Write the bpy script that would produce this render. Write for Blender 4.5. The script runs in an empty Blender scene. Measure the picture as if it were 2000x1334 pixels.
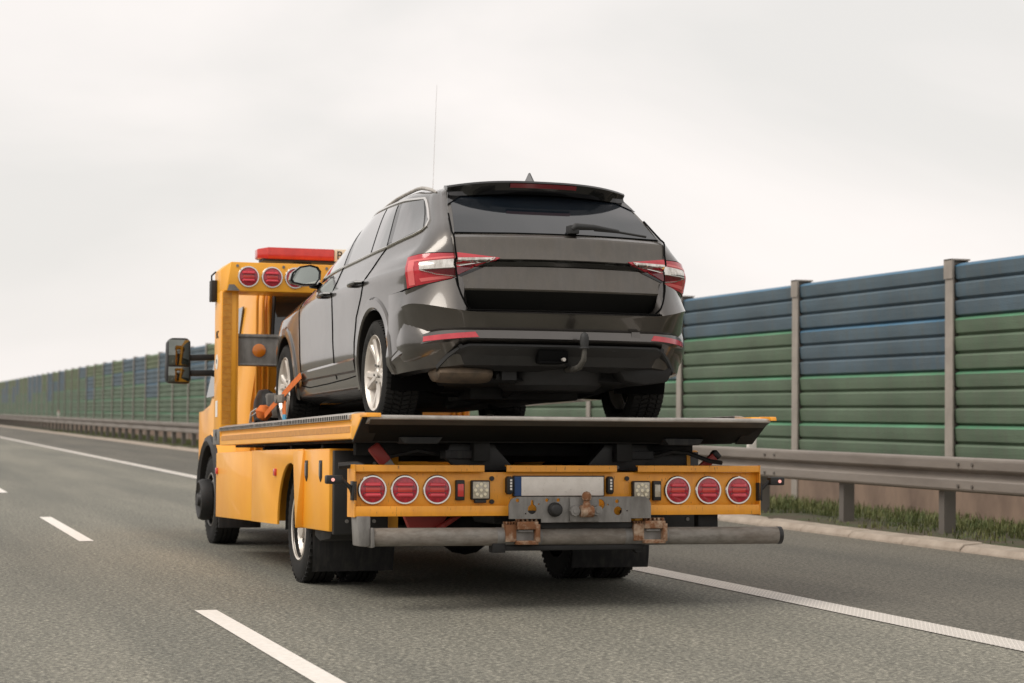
import bpy, bmesh, math, random
from mathutils import Vector, Matrix
from mathutils.bvhtree import BVHTree
random.seed(7)
R = math.radians
scn = bpy.context.scene
col = scn.collection

# ------------------------------------------------------------------ camera
cd = bpy.data.cameras.new('camera'); cam = bpy.data.objects.new('camera', cd); col.objects.link(cam)
YAW, PITCH, ROLL, EYE = R(17.881), R(2.108), R(0.6), 1.13
F = Vector((math.sin(YAW) * math.cos(PITCH), math.cos(YAW) * math.cos(PITCH), math.sin(PITCH)))
R0 = Vector((math.cos(YAW), -math.sin(YAW), 0)); U0 = R0.cross(F)
RV = R0 * math.cos(ROLL) + U0 * math.sin(ROLL); UV = U0 * math.cos(ROLL) - R0 * math.sin(ROLL)
m = Matrix((RV, UV, -F)).transposed().to_4x4(); m.translation = (0, 0, EYE)
cam.matrix_world = m
cd.sensor_width = 36; cd.lens = 70; cd.clip_start = .1; cd.clip_end = 5000
cd.dof.use_dof = True; cd.dof.focus_distance = 11.6; cd.dof.aperture_fstop = 3.5
scn.camera = cam

# ------------------------------------------------------------------ sky, sun, exposure
SUN_AZ, SUN_EL = R(-100), R(50)            # azimuth measured from +Y towards +X
w = bpy.data.worlds.new('World'); scn.world = w; w.use_nodes = True
nt = w.node_tree; nt.nodes.clear()
def wn(t, **k):
    n = nt.nodes.new(t)
    for a, b in k.items(): setattr(n, a, b)
    return n
out = wn('ShaderNodeOutputWorld'); bg = wn('ShaderNodeBackground'); bg.inputs[1].default_value = .1
sky = wn('ShaderNodeTexSky', sky_type='NISHITA', sun_disc=False)
sky.sun_elevation = SUN_EL; sky.sun_rotation = SUN_AZ; sky.dust_density = 4
tc = wn('ShaderNodeTexCoord'); mp = wn('ShaderNodeMapping'); mp.inputs['Scale'].default_value = (1, 1, 2.6)
n1 = wn('ShaderNodeTexNoise'); n1.inputs['Scale'].default_value = 2.6; n1.inputs['Detail'].default_value = 5; n1.inputs['Roughness'].default_value = .48
n1.inputs['Distortion'].default_value = .35
ramp = wn('ShaderNodeValToRGB')
ramp.color_ramp.elements[0].position = .36; ramp.color_ramp.elements[0].color = (6.7, 6.5, 6.25, 1)
ramp.color_ramp.elements[1].position = .60; ramp.color_ramp.elements[1].color = (8.15, 7.68, 7.4, 1)
mx = wn('ShaderNodeMix', data_type='RGBA'); mx.inputs[0].default_value = .94
L = nt.links.new
L(tc.outputs['Generated'], mp.inputs[0]); L(mp.outputs[0], n1.inputs[0]); L(n1.outputs[0], ramp.inputs[0])
L(sky.outputs[0], mx.inputs[6]); L(ramp.outputs[0], mx.inputs[7]); L(mx.outputs[2], bg.inputs[0]); L(bg.outputs[0], out.inputs[0])

sd = bpy.data.lights.new('sun', 'SUN'); so = bpy.data.objects.new('sun', sd); col.objects.link(so)
sd.energy = 1.5; sd.angle = R(34); sd.color = (1, .94, .86)
sdir = Vector((math.sin(SUN_AZ) * math.cos(SUN_EL), math.cos(SUN_AZ) * math.cos(SUN_EL), math.sin(SUN_EL)))
so.rotation_euler = (-sdir).to_track_quat('-Z', 'Y').to_euler(); so.location = sdir * 60
vs = scn.view_settings; vs.view_transform = 'Standard'; vs.look = 'None'; vs.exposure = .38; vs.gamma = 1; vs.use_curve_mapping = False

# ------------------------------------------------------------------ materials
def mat(name, c, rough=.5, metal=0., c2=None, scale=4., stretch=(1, 1, 1), lo=.4, hi=.65, bump=0., bscale=60., coat=0., spec=.5,
        dust=0., dustc=(.20, .16, .11), emit=None, detail=6., trans=0., alpha=1., speck=None):
    mt = bpy.data.materials.new(name); mt.use_nodes = True
    t = mt.node_tree; b = t.nodes['Principled BSDF']; l = t.links.new
    def ad(ty): return t.nodes.new(ty)
    b.inputs['Roughness'].default_value = rough; b.inputs['Metallic'].default_value = metal
    b.inputs['Specular IOR Level'].default_value = spec
    b.inputs['Coat Weight'].default_value = coat; b.inputs['Coat Roughness'].default_value = .06
    b.inputs['Transmission Weight'].default_value = trans
    b.inputs['Alpha'].default_value = alpha
    b.inputs['Base Color'].default_value = (*c, 1)
    if emit: b.inputs['Emission Color'].default_value = (*emit[0], 1); b.inputs['Emission Strength'].default_value = emit[1]
    if c2 or dust or bump or speck:
        tcn = ad('ShaderNodeTexCoord'); mpn = ad('ShaderNodeMapping'); mpn.inputs['Scale'].default_value = stretch
        l(tcn.outputs['Object'], mpn.inputs[0])
    last = None
    if c2:
        n = ad('ShaderNodeTexNoise'); n.inputs['Scale'].default_value = scale; n.inputs['Detail'].default_value = detail
        n.inputs['Roughness'].default_value = .62
        r = ad('ShaderNodeValToRGB'); r.color_ramp.elements[0].position = lo; r.color_ramp.elements[1].position = hi
        r.color_ramp.elements[0].color = (*c, 1); r.color_ramp.elements[1].color = (*c2, 1)
        l(mpn.outputs[0], n.inputs[0]); l(n.outputs[0], r.inputs[0]); l(r.outputs[0], b.inputs['Base Color']); last = r.outputs[0]
    if dust:
        n = ad('ShaderNodeTexNoise'); n.inputs['Scale'].default_value = 2.2; n.inputs['Detail'].default_value = 9; n.inputs['Roughness'].default_value = .7
        l(mpn.outputs[0], n.inputs[0])
        mr = ad('ShaderNodeMapRange'); mr.inputs[1].default_value = .38; mr.inputs[2].default_value = .75; mr.inputs[3].default_value = 0; mr.inputs[4].default_value = dust
        l(n.outputs[0], mr.inputs[0])
        mxn = ad('ShaderNodeMix'); mxn.data_type = 'RGBA'; l(mr.outputs[0], mxn.inputs[0])
        if last: l(last, mxn.inputs[6])
        else: mxn.inputs[6].default_value = (*c, 1)
        mxn.inputs[7].default_value = (*dustc, 1); l(mxn.outputs[2], b.inputs['Base Color'])
        mr2 = ad('ShaderNodeMapRange'); mr2.inputs[1].default_value = .38; mr2.inputs[2].default_value = .75
        mr2.inputs[3].default_value = rough; mr2.inputs[4].default_value = min(1, rough + dust * .9); l(n.outputs[0], mr2.inputs[0])
        l(mr2.outputs[0], b.inputs['Roughness'])
    if speck:      # (colour, scale, threshold, amount): chips, splashes, grit
        n = ad('ShaderNodeTexNoise'); n.inputs['Scale'].default_value = speck[1]; n.inputs['Detail'].default_value = 4; n.inputs['Roughness'].default_value = .7
        l(mpn.outputs[0], n.inputs[0])
        mr = ad('ShaderNodeMapRange'); mr.inputs[1].default_value = speck[2]; mr.inputs[2].default_value = speck[2] + .07; mr.inputs[4].default_value = speck[3]; l(n.outputs[0], mr.inputs[0])
        mxn = ad('ShaderNodeMix'); mxn.data_type = 'RGBA'; l(mr.outputs[0], mxn.inputs[0])
        lk = b.inputs['Base Color'].links
        if lk: l(lk[0].from_socket, mxn.inputs[6])
        else: mxn.inputs[6].default_value = (*c, 1)
        mxn.inputs[7].default_value = (*speck[0], 1); l(mxn.outputs[2], b.inputs['Base Color'])
    if bump:
        n = ad('ShaderNodeTexNoise'); n.inputs['Scale'].default_value = bscale; n.inputs['Detail'].default_value = 3
        l(tcn.outputs['Object'], n.inputs[0])
        bn = ad('ShaderNodeBump'); bn.inputs['Strength'].default_value = bump; bn.inputs['Distance'].default_value = .01
        l(n.outputs[0], bn.inputs['Height']); l(bn.outputs[0], b.inputs['Normal'])
    return mt
M = {}
YEL = (.93, .42, .022)
M['yellow'] = mat('yellow_paint', YEL, .40, c2=(.88, .37, .02), scale=1.5, coat=.15, dust=.14, dustc=(.50, .26, .07))
M['yellow_dirty'] = mat('dirty_yellow_paint', (.88, .36, .018), .38, c2=(.70, .26, .02), scale=5, stretch=(3, 3, .7), lo=.5, hi=.85, coat=.2, dust=.22, dustc=(.30, .15, .05), speck=((.10, .05, .025), 26, .62, .8))
M['tape'] = mat('amber_reflective_tape', (.62, .27, .03), .4, c2=(.50, .20, .02), scale=30)
M['black'] = mat('black_plastic', (.012, .012, .012), .45, dust=.3, dustc=(.05, .045, .04))
M['under'] = mat('dirty_black_steel', (.008, .008, .008), .6, dust=.45, dustc=(.026, .023, .019))
M['rubber'] = mat('tyre_rubber', (.009, .009, .009), .75, dust=.55, dustc=(.05, .047, .042), spec=.3)
M['flap'] = mat('rubber_flap', (.016, .016, .017), .7, c2=(.05, .047, .042), scale=5, stretch=(6, 6, .6), lo=.45, hi=.8)
M['steel'] = mat('galvanised_steel', (.25, .24, .225), .5, .25, c2=(.16, .152, .14), scale=9, stretch=(2, 2, .6), dust=.3, dustc=(.10, .085, .07), bump=.05)
M['pipe'] = mat('painted_grey_pipe', (.25, .232, .205), .55, .1, c2=(.15, .135, .115), scale=12, stretch=(1.2, 3, 3), lo=.4, hi=.7, dust=.5, dustc=(.16, .11, .075), bump=.08, bscale=90)
M['alu'] = mat('bare_aluminium', (.52, .49, .45), .45, .55, c2=(.36, .33, .30), scale=8)
M['rust'] = mat('rusted_steel', (.20, .085, .035), .8, .1, c2=(.42, .31, .22), scale=16, lo=.45, hi=.62, bump=.5, bscale=40)
M['chrome'] = mat('chrome', (.74, .72, .69), .16, 1.)
M['whip'] = mat('whip_fibre', (.42, .40, .38), .6)
M['lip'] = mat('worn_ramp_steel', (.085, .08, .07), .6, .2, c2=(.05, .047, .04), scale=9, stretch=(.6, 3, 3))
M['deck'] = mat('darkened_deck_metal', (.07, .068, .064), .6, .3, c2=(.12, .115, .105), scale=8)  # aluminium deck darkened to mute its bright reflection in the car bumper
M['lens'] = mat('red_lens', (.50, .014, .034), .12, coat=.6, c2=(.30, .008, .02), scale=50)
M['lens_hi'] = mat('red_lens_rib', (.72, .05, .075), .14, coat=.5)
M['lens_mid'] = mat('red_lens_bar', (.60, .045, .035), .2, coat=.4)
M['lens_dark'] = mat('dark_red_lens', (.14, .004, .01), .12, coat=.6)
M['clear'] = mat('clear_lens', (.50, .45, .36), .15, coat=.6, c2=(.36, .31, .22), scale=40)
M['led'] = mat('led_cell', (.78, .70, .50), .12, coat=.5)
M['lamp_on'] = mat('lit_marker', (.9, .5, .45), .3, emit=((1, .35, .30), .45))
M['plate'] = mat('plate_white', (.84, .79, .72), .45, c2=(.76, .71, .64), scale=16, speck=((.35, .31, .26), 60, .64, .7))
M['plate_blue'] = mat('plate_blue', (.004, .045, .16), .4)
M['redpaint'] = mat('red_paint', (.34, .03, .022), .4, dust=.4, dustc=(.16, .06, .05))
M['redbar'] = mat('red_beacon_plastic', (.60, .035, .022), .2, coat=.5, c2=(.50, .02, .015), scale=10)
M['cream'] = mat('cream_plastic', (.72, .66, .52), .4)
M['amber'] = mat('amber_reflector', (.60, .17, .01), .25, coat=.5)
M['orange'] = mat('orange_webbing', (.72, .17, .02), .8, c2=(.55, .12, .02), scale=30)
M['cyan'] = mat('blue_label', (.06, .34, .55), .6)
M['truck_mirror'] = mat('darkened_mirror_glass', (.20, .21, .19), .05, 1.)  # dark base paints in the dim surroundings the truck mirrors reflect
M['mirror'] = mat('mirror_glass', (.62, .66, .62), .03, 1.)
M['dglass'] = mat('dark_glass', (.012, .014, .014), .03, spec=.9, coat=.4)
M['sticker'] = mat('white_sticker', (.78, .74, .68), .5)
M['paint'] = mat('grey_brown_car_paint', (.105, .097, .090), .30, .9, c2=(.092, .085, .079), scale=3, coat=1., dust=.07, dustc=(.16, .14, .115))
M['paint_rear'] = mat('dusty_grey_brown_car_paint', (.105, .096, .085), .32, .85, c2=(.12, .108, .094), scale=7, stretch=(4, 4, 1), coat=.7, dust=.34, dustc=(.15, .13, .10), speck=((.22, .20, .17), 45, .64, .5))
M['gloss'] = mat('gloss_black', (.006, .006, .006), .12, coat=.4)
M['matt'] = mat('matt_black_plastic', (.02, .021, .022), .55, dust=.3, dustc=(.06, .055, .05))
M['carglass'] = mat('tinted_glass', (.010, .011, .011), .03, spec=1., coat=1.)
M['rearglass'] = mat('tinted_rear_glass', (.006, .009, .013), .04, spec=.7, coat=.2, dust=.06, dustc=(.10, .09, .08))
M['recess'] = mat('matt_black_tone', (.010, .010, .009), .6, spec=.12, dust=.2, dustc=(.03, .027, .023))  # on the plate recess this black stands in for a dark reflection
M['seam'] = mat('panel_gap', (.003, .003, .003), .9, spec=.1)
M['alloy'] = mat('silver_alloy', (.78, .73, .67), .32, .45, c2=(.66, .61, .55), scale=6, dust=.2, dustc=(.34, .27, .2))
M['lampred'] = mat('tail_lamp_red', (.55, .035, .05), .10, coat=.8, c2=(.45, .02, .035), scale=14)
M['lampredlite'] = mat('tail_lamp_light_bar', (.80, .16, .16), .12, coat=.8)
M['lampclear'] = mat('tail_lamp_reflector', (.80, .77, .72), .12, .75, c2=(.45, .42, .38), scale=30, stretch=(1, 1, .3))
M['lampdark'] = mat('tail_lamp_dark', (.13, .006, .014), .10, coat=.8)
M['exhaust'] = mat('sooty_exhaust', (.12, .085, .055), .6, .3, c2=(.05, .04, .03), scale=7)
M['wood'] = mat('yellow_block', (.75, .30, .02), .5)

# ------------------------------------------------------------------ mesh helpers
class MB:
    def __init__(s): s.v = []; s.f = []; s.mi = []; s.cur = 0
    def add(s, vs, fs):
        o = len(s.v); s.v += [tuple(p) for p in vs]
        for f in fs: s.f.append(tuple(i + o for i in f)); s.mi.append(s.cur)
        return s
    def box(s, x0, x1, y0, y1, z0, z1):
        return s.add([(x0, y0, z0), (x1, y0, z0), (x1, y1, z0), (x0, y1, z0), (x0, y0, z1), (x1, y0, z1), (x1, y1, z1), (x0, y1, z1)],
                     [(3, 2, 1, 0), (4, 5, 6, 7), (0, 1, 5, 4), (1, 2, 6, 5), (2, 3, 7, 6), (3, 0, 4, 7)])
    def bar(s, p0, p1, w, h, up=(0, 0, 1)):
        p0 = Vector(p0); p1 = Vector(p1); d = (p1 - p0).normalized(); u = Vector(up)
        a = d.cross(u)
        if a.length < 1e-4: a = d.cross(Vector((1, 0, 0)))
        a.normalize(); b = a.cross(d)
        vs = [p + a * (w / 2 * i) + b * (h / 2 * j) for p in (p0, p1) for i, j in ((-1, -1), (1, -1), (1, 1), (-1, 1))]
        return s.add(vs, [(3, 2, 1, 0), (4, 5, 6, 7), (0, 1, 5, 4), (1, 2, 6, 5), (2, 3, 7, 6), (3, 0, 4, 7)])
    def prism(s, poly, axis, a, b):
        """poly: 2D pts in the two other axes (order x,y,z without axis)."""
        def P(p, t):
            q = list(p); q.insert(axis, t); return q
        n = len(poly); vs = [P(p, a) for p in poly] + [P(p, b) for p in poly]
        return s.add(vs, [tuple(range(n)), tuple(range(2 * n - 1, n - 1, -1))] + [(i, i + n, (i + 1) % n + n, (i + 1) % n) for i in range(n)])
    def cyl(s, p0, p1, r, n=20, r1=None, caps=True):
        p0 = Vector(p0); p1 = Vector(p1); d = (p1 - p0).normalized(); r1 = r if r1 is None else r1
        a = d.orthogonal().normalized(); b = d.cross(a)
        vs = []
        for p, rr in ((p0, r), (p1, r1)):
            for i in range(n):
                t = 2 * math.pi * i / n; vs.append(p + a * (rr * math.cos(t)) + b * (rr * math.sin(t)))
        fs = [(i, (i + 1) % n, (i + 1) % n + n, i + n) for i in range(n)]
        if caps: fs += [tuple(range(n - 1, -1, -1)), tuple(range(n, 2 * n))]
        return s.add(vs, fs)
    def lathe(s, prof, c=(0, 0, 0), axis=(1, 0, 0), n=40, closed=False):
        """prof: (t along axis, radius)."""
        d = Vector(axis).normalized(); a = d.orthogonal().normalized(); b = d.cross(a); c = Vector(c); k = len(prof)
        vs = []
        for i in range(n):
            t = 2 * math.pi * i / n; e = a * math.cos(t) + b * math.sin(t)
            for (h, r) in prof: vs.append(c + d * h + e * r)
        fs = []
        for i in range(n):
            j = (i + 1) % n
            for q in range(k if closed else k - 1):
                q2 = (q + 1) % k
                fs.append((i * k + q, i * k + q2, j * k + q2, j * k + q))
        return s.add(vs, fs)
    def tube(s, pts, r, n=8, caps=True):
        pts = [Vector(p) for p in pts]; N = len(pts); vs = []; ref = None
        for i, p in enumerate(pts):
            d = (pts[min(i + 1, N - 1)] - pts[max(i - 1, 0)]).normalized()
            if ref is None: a = d.orthogonal().normalized()
            else:
                a = ref - d * ref.dot(d)
                a = a.normalized() if a.length > 1e-5 else d.orthogonal().normalized()
            ref = a; b = d.cross(a); rr = r[i] if isinstance(r, (list, tuple)) else r
            for q in range(n):
                t = 2 * math.pi * q / n; vs.append(p + a * (rr * math.cos(t)) + b * (rr * math.sin(t)))
        fs = [(i * n + q, i * n + (q + 1) % n, (i + 1) * n + (q + 1) % n, (i + 1) * n + q) for i in range(N - 1) for q in range(n)]
        if caps: fs += [tuple(range(n - 1, -1, -1)), tuple(range((N - 1) * n, N * n))]
        return s.add(vs, fs)
    def strip(s, pts, wv, th):
        """flat webbing along pts, width vector(s) wv, thickness vector th"""
        n = len(pts); vs = []
        for i, p in enumerate(pts):
            p = Vector(p); wvv = Vector(wv[i]) if isinstance(wv[0], (tuple, list, Vector)) else Vector(wv)
            t = Vector(th[i]) if isinstance(th[0], (tuple, list, Vector)) else Vector(th)
            vs += [p - wvv, p + wvv, p + wvv + t, p - wvv + t]
        fs = [(i * 4 + q, i * 4 + (q + 1) % 4, i * 4 + 4 + (q + 1) % 4, i * 4 + 4 + q) for i in range(n - 1) for q in range(4)]
        fs += [(3, 2, 1, 0), (n * 4 - 4, n * 4 - 3, n * 4 - 2, n * 4 - 1)]
        return s.add(vs, fs)
    def grid(s, rows, flip=False, closed=False):
        n = len(rows); k = len(rows[0]); vs = [p for r in rows for p in r]; fs = []
        for i in range(n - 1):
            for j in range(k if closed else k - 1):
                j2 = (j + 1) % k
                f = (i * k + j, i * k + j2, (i + 1) * k + j2, (i + 1) * k + j)
                fs.append(f[::-1] if flip else f)
        return s.add(vs, fs)
    def mesh(s, name, mats, sharp=35, bevel=0., seg=2):
        me = bpy.data.meshes.new(name); me.from_pydata(s.v, [], s.f)
        mats = mats if isinstance(mats, (list, tuple)) else [mats]
        for x in mats: me.materials.append(M[x] if isinstance(x, str) else x)
        me.polygons.foreach_set('material_index', s.mi)
        bm = bmesh.new(); bm.from_mesh(me)
        bmesh.ops.remove_doubles(bm, verts=bm.verts, dist=1e-5)
        bmesh.ops.recalc_face_normals(bm, faces=bm.faces)
        if bevel:
            ed = [e for e in bm.edges if len(e.link_faces) == 2 and e.calc_face_angle(0) > R(40)]
            bmesh.ops.bevel(bm, geom=ed, offset=bevel, segments=seg, profile=.5, affect='EDGES', clamp_overlap=True)
        bm.to_mesh(me); bm.free()
        if sharp is not None:
            me.polygons.foreach_set('use_smooth', [True] * len(me.polygons)); me.set_sharp_from_angle(angle=R(sharp))
        me.update(); return me
    def build(s, name, mats, parent=None, sharp=35, bevel=0., seg=2, loc=None, rot=None):
        return link(s.mesh(name, mats, sharp, bevel, seg), name, parent, loc, rot)
def link(me, name, parent=None, loc=None, rot=None):
    o = bpy.data.objects.new(name, me); col.objects.link(o)
    if parent: o.parent = parent
    if loc is not None: o.location = loc
    if rot is not None: o.rotation_euler = rot
    return o
def thing(name, label, cat, loc=(0, 0, 0), rot=(0, 0, 0), group=None):
    o = bpy.data.objects.new(name, None); col.objects.link(o); o.location = loc; o.rotation_euler = rot
    o.empty_display_size = .2
    return tag(o, label, cat, group)
def tag(o, label, cat, group=None):
    o['label'] = label; o['category'] = cat
    if group: o['group'] = group
    return o
def struct(o, kind='structure', label=None):
    o['kind'] = kind
    if label: o['label'] = label
    return o
def curve2d(name, outer, holes, ext, mt, parent, place):
    """flat plate with holes, from a 2D curve; place maps curve XY(Z=thickness) into the parent frame"""
    cu = bpy.data.curves.new(name, 'CURVE'); cu.dimensions = '2D'; cu.fill_mode = 'BOTH'; cu.extrude = ext
    for pts in [outer] + holes:
        sp = cu.splines.new('POLY'); sp.points.add(len(pts) - 1); sp.use_cyclic_u = True
        for p, q in zip(sp.points, pts): p.co = (q[0], q[1], 0, 1)
    tmp = bpy.data.objects.new(name, cu); col.objects.link(tmp)
    dg = bpy.context.evaluated_depsgraph_get(); me = bpy.data.meshes.new_from_object(tmp.evaluated_get(dg))
    bpy.data.objects.remove(tmp); me.transform(place); me.materials.clear(); me.materials.append(M[mt])
    return link(me, name, parent)
def text_mesh(name, body, size, mt, parent, place, ext=.0015):
    cu = bpy.data.curves.new(name, 'FONT'); cu.body = body; cu.size = size; cu.extrude = ext; cu.align_x = 'CENTER'; cu.align_y = 'CENTER'
    tmp = bpy.data.objects.new(name, cu); col.objects.link(tmp)
    dg = bpy.context.evaluated_depsgraph_get(); me = bpy.data.meshes.new_from_object(tmp.evaluated_get(dg))
    bpy.data.objects.remove(tmp); me.transform(place); me.materials.clear(); me.materials.append(M[mt])
    return link(me, name, parent)
def frame(o, ex, ey, ez):
    mm = Matrix((Vector(ex), Vector(ey), Vector(ez))).transposed().to_4x4(); mm.translation = o; return mm
REAR = lambda x, y, z: frame((x, y, z), (1, 0, 0), (0, 0, 1), (0, -1, 0))
LEFT = lambda x, y, z: frame((x, y, z), (0, -1, 0), (0, 0, 1), (-1, 0, 0))
circ = lambda cx, cy, r, n=24: [(cx + r * math.cos(2 * math.pi * i / n), cy + r * math.sin(2 * math.pi * i / n)) for i in range(n)]
def lerp(a, b, t): return a + (b - a) * t
def interp(tab, x):
    if x <= tab[0][0]: return tab[0][1]
    for (a, b), (c, d) in zip(tab, tab[1:]):
        if x <= c: return b + (d - b) * (x - a) / (c - a)
    return tab[-1][1]
# ================================================================== SETTING (road frame: turned a hair to the left of the truck)
TH = .005
RD = (0, 0, TH)
def nodes(mt):
    t = mt.node_tree; return t, t.nodes['Principled BSDF'], t.links.new
# --- asphalt: fine aggregate, worn wheel tracks, slight patches
def asphalt(name, base, dark, light):
    mt = bpy.data.materials.new(name); mt.use_nodes = True; t, b, l = nodes(mt)
    tcn = t.nodes.new('ShaderNodeTexCoord')
    def noise(sc, det, rough=.6, stretch=None):
        n = t.nodes.new('ShaderNodeTexNoise'); n.inputs['Scale'].default_value = sc; n.inputs['Detail'].default_value = det; n.inputs['Roughness'].default_value = rough
        if stretch:
            mm = t.nodes.new('ShaderNodeMapping'); mm.inputs['Scale'].default_value = stretch; l(tcn.outputs['Object'], mm.inputs[0]); l(mm.outputs[0], n.inputs[0])
        else: l(tcn.outputs['Object'], n.inputs[0])
        return n
    v = t.nodes.new('ShaderNodeTexVoronoi'); v.inputs['Scale'].default_value = 60; l(tcn.outputs['Object'], v.inputs[0])
    g = noise(38, 5, .8)
    r = t.nodes.new('ShaderNodeValToRGB'); e = r.color_ramp.elements
    e[0].position = .30; e[0].color = (*dark, 1); e[1].position = .74; e[1].color = (*light, 1)
    k = r.color_ramp.elements.new(.50); k.color = (*base, 1)
    l(g.outputs[0], r.inputs[0])
    # stone to stone variation
    mx1 = t.nodes.new('ShaderNodeMix'); mx1.data_type = 'RGBA'; mx1.blend_type = 'MULTIPLY'; mx1.inputs[0].default_value = .55
    r2 = t.nodes.new('ShaderNodeValToRGB'); r2.color_ramp.elements[0].color = (.35, .35, .34, 1); r2.color_ramp.elements[1].color = (1.5, 1.45, 1.38, 1)
    l(v.outputs['Color'], r2.inputs[0]); l(r.outputs[0], mx1.inputs[6]); l(r2.outputs[0], mx1.inputs[7])
    big = noise(.9, 5, .55, (1.1, .10, 1)); r3 = t.nodes.new('ShaderNodeValToRGB')
    r3.color_ramp.elements[0].position = .3; r3.color_ramp.elements[1].position = .72
    r3.color_ramp.elements[0].color = (.72, .73, .72, 1); r3.color_ramp.elements[1].color = (1.22, 1.19, 1.13, 1)
    l(big.outputs[0], r3.inputs[0])
    mx2 = t.nodes.new('ShaderNodeMix'); mx2.data_type = 'RGBA'; mx2.blend_type = 'MULTIPLY'; mx2.inputs[0].default_value = 1
    l(mx1.outputs[2], mx2.inputs[6]); l(r3.outputs[0], mx2.inputs[7]); l(mx2.outputs[2], b.inputs['Base Color'])
    b.inputs['Roughness'].default_value = .82; b.inputs['Specular IOR Level'].default_value = .35
    bn = t.nodes.new('ShaderNodeBump'); bn.inputs['Strength'].default_value = .55; bn.inputs['Distance'].default_value = .006
    l(v.outputs['Distance'], bn.inputs['Height']); l(bn.outputs[0], b.inputs['Normal'])
    return mt
M['asphalt'] = asphalt('worn_asphalt', (.168, .167, .146), (.034, .034, .031), (.54, .53, .465))
M['shoulder'] = asphalt('shoulder_asphalt', (.116, .111, .096), (.030, .029, .026), (.32, .305, .265))
M['soil'] = mat('verge_soil', (.07, .055, .035), .95, c2=(.05, .065, .022), scale=2.5, bump=.6, bscale=20)
M['linepaint'] = mat('road_paint', (.80, .755, .70), .6, c2=(.70, .66, .60), scale=25, bump=.1, speck=((.33, .31, .28), 45, .63, .6))
M['kerb'] = mat('concrete_kerb', (.40, .34, .28), .85, c2=(.27, .22, .175), scale=5, lo=.35, hi=.7, bump=.25, bscale=35)
M['rail'] = mat('guardrail_zinc', (.23, .203, .177), .55, .1, c2=(.18, .157, .137), scale=3, stretch=(1, .35, 2), dust=.3, dustc=(.17, .145, .12))
M['post'] = mat('zinc_post', (.15, .135, .118), .55, .3, c2=(.15, .135, .12), scale=4)
M['bpost'] = mat('barrier_post_zinc', (.36, .32, .28), .6, .15, c2=(.28, .25, .22), scale=3)
M['plinth'] = mat('barrier_plinth_concrete', (.24, .17, .125), .9, c2=(.15, .105, .08), scale=2, stretch=(1, 1, .4), bump=.2)

def sheet(name, x0, x1, y0, y1, z, mt, ny=1):
    b = MB(); ys = [y0 + (y1 - y0) * i / ny for i in range(ny + 1)]
    b.grid([[(x0, y, z), (x1, y, z)] for y in ys]); o = b.build(name, mt, sharp=None, rot=RD); struct(o); return o
sheet('ground', -900, 900, -300, 1800, -.25, 'soil')
sheet('road', -9.0, 5.42, -40, 420, 0, 'asphalt')
sheet('road_shoulder', 5.42, 8.98, -40, 420, .0, 'shoulder')
# verge: gentle dip from the kerb to the barrier, with a bumpy soil surface
b = MB(); rows = []
for i in range(160):
    y = 4 + i * .5 if i < 120 else 64 + (i - 120) * 9
    rows.append([(x, y, z + random.uniform(-.02, .02)) for x, z in ((9.1, .055), (9.35, .085), (9.7, .09), (10.2, .06), (10.8, .02), (11.4, 0), (12.6, -.02))])
b.grid(rows); struct(b.build('verge', 'soil', rot=RD, sharp=80))
# central dashes
dash0 = 7.15
for i in range(14):
    y = dash0 + i * 10.35
    if i > 11: continue
    struct(sheet('lane_dash', 1.84, 1.965, y, y + 4.0 if i else y + 4.18, .004, 'linepaint'))
# profiled (structured) edge line: raised diamond dots on a thin film
struct(sheet('edge_line', 5.425, 5.67, 3, 300, .0045, 'linepaint'))
def dots_mat():
    mt = bpy.data.materials.new('edge_line_structure'); mt.use_nodes = True; t, b, l = nodes(mt)
    tcn = t.nodes.new('ShaderNodeTexCoord')
    sp = t.nodes.new('ShaderNodeSeparateXYZ'); l(tcn.outputs['Object'], sp.inputs[0])
    def mth(op, a, bb):
        n = t.nodes.new('ShaderNodeMath'); n.operation = op
        for i, q in enumerate((a, bb)):
            if isinstance(q, (int, float)): n.inputs[i].default_value = q
            elif q is not None: l(q, n.inputs[i])
        return n.outputs[0]
    p = 2 * math.pi / .05
    a = mth('SINE', mth('MULTIPLY', mth('ADD', sp.outputs[0], mth('MULTIPLY', sp.outputs[1], .55)), p), None)
    c = mth('SINE', mth('MULTIPLY', mth('SUBTRACT', sp.outputs[0], mth('MULTIPLY', sp.outputs[1], .55)), p), None)
    s = mth('MULTIPLY', a, c)
    mr = t.nodes.new('ShaderNodeMapRange'); mr.inputs[1].default_value = .05; mr.inputs[2].default_value = .30; l(s, mr.inputs[0])
    mxn = t.nodes.new('ShaderNodeMix'); mxn.data_type = 'RGBA'; l(mr.outputs[0], mxn.inputs[0])
    mxn.inputs[6].default_value = (.74, .69, .63, 1); mxn.inputs[7].default_value = (.30, .28, .25, 1)
    l(mxn.outputs[2], b.inputs['Base Color']); b.inputs['Roughness'].default_value = .7
    bn = t.nodes.new('ShaderNodeBump'); bn.inputs['Strength'].default_value = .8; bn.inputs['Distance'].default_value = .005; bn.invert = True
    l(mr.outputs[0], bn.inputs['Height']); l(bn.outputs[0], b.inputs['Normal'])
    return mt
M['dots'] = dots_mat()
bpy.data.objects['edge_line'].data.materials[0] = M['dots']
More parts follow.
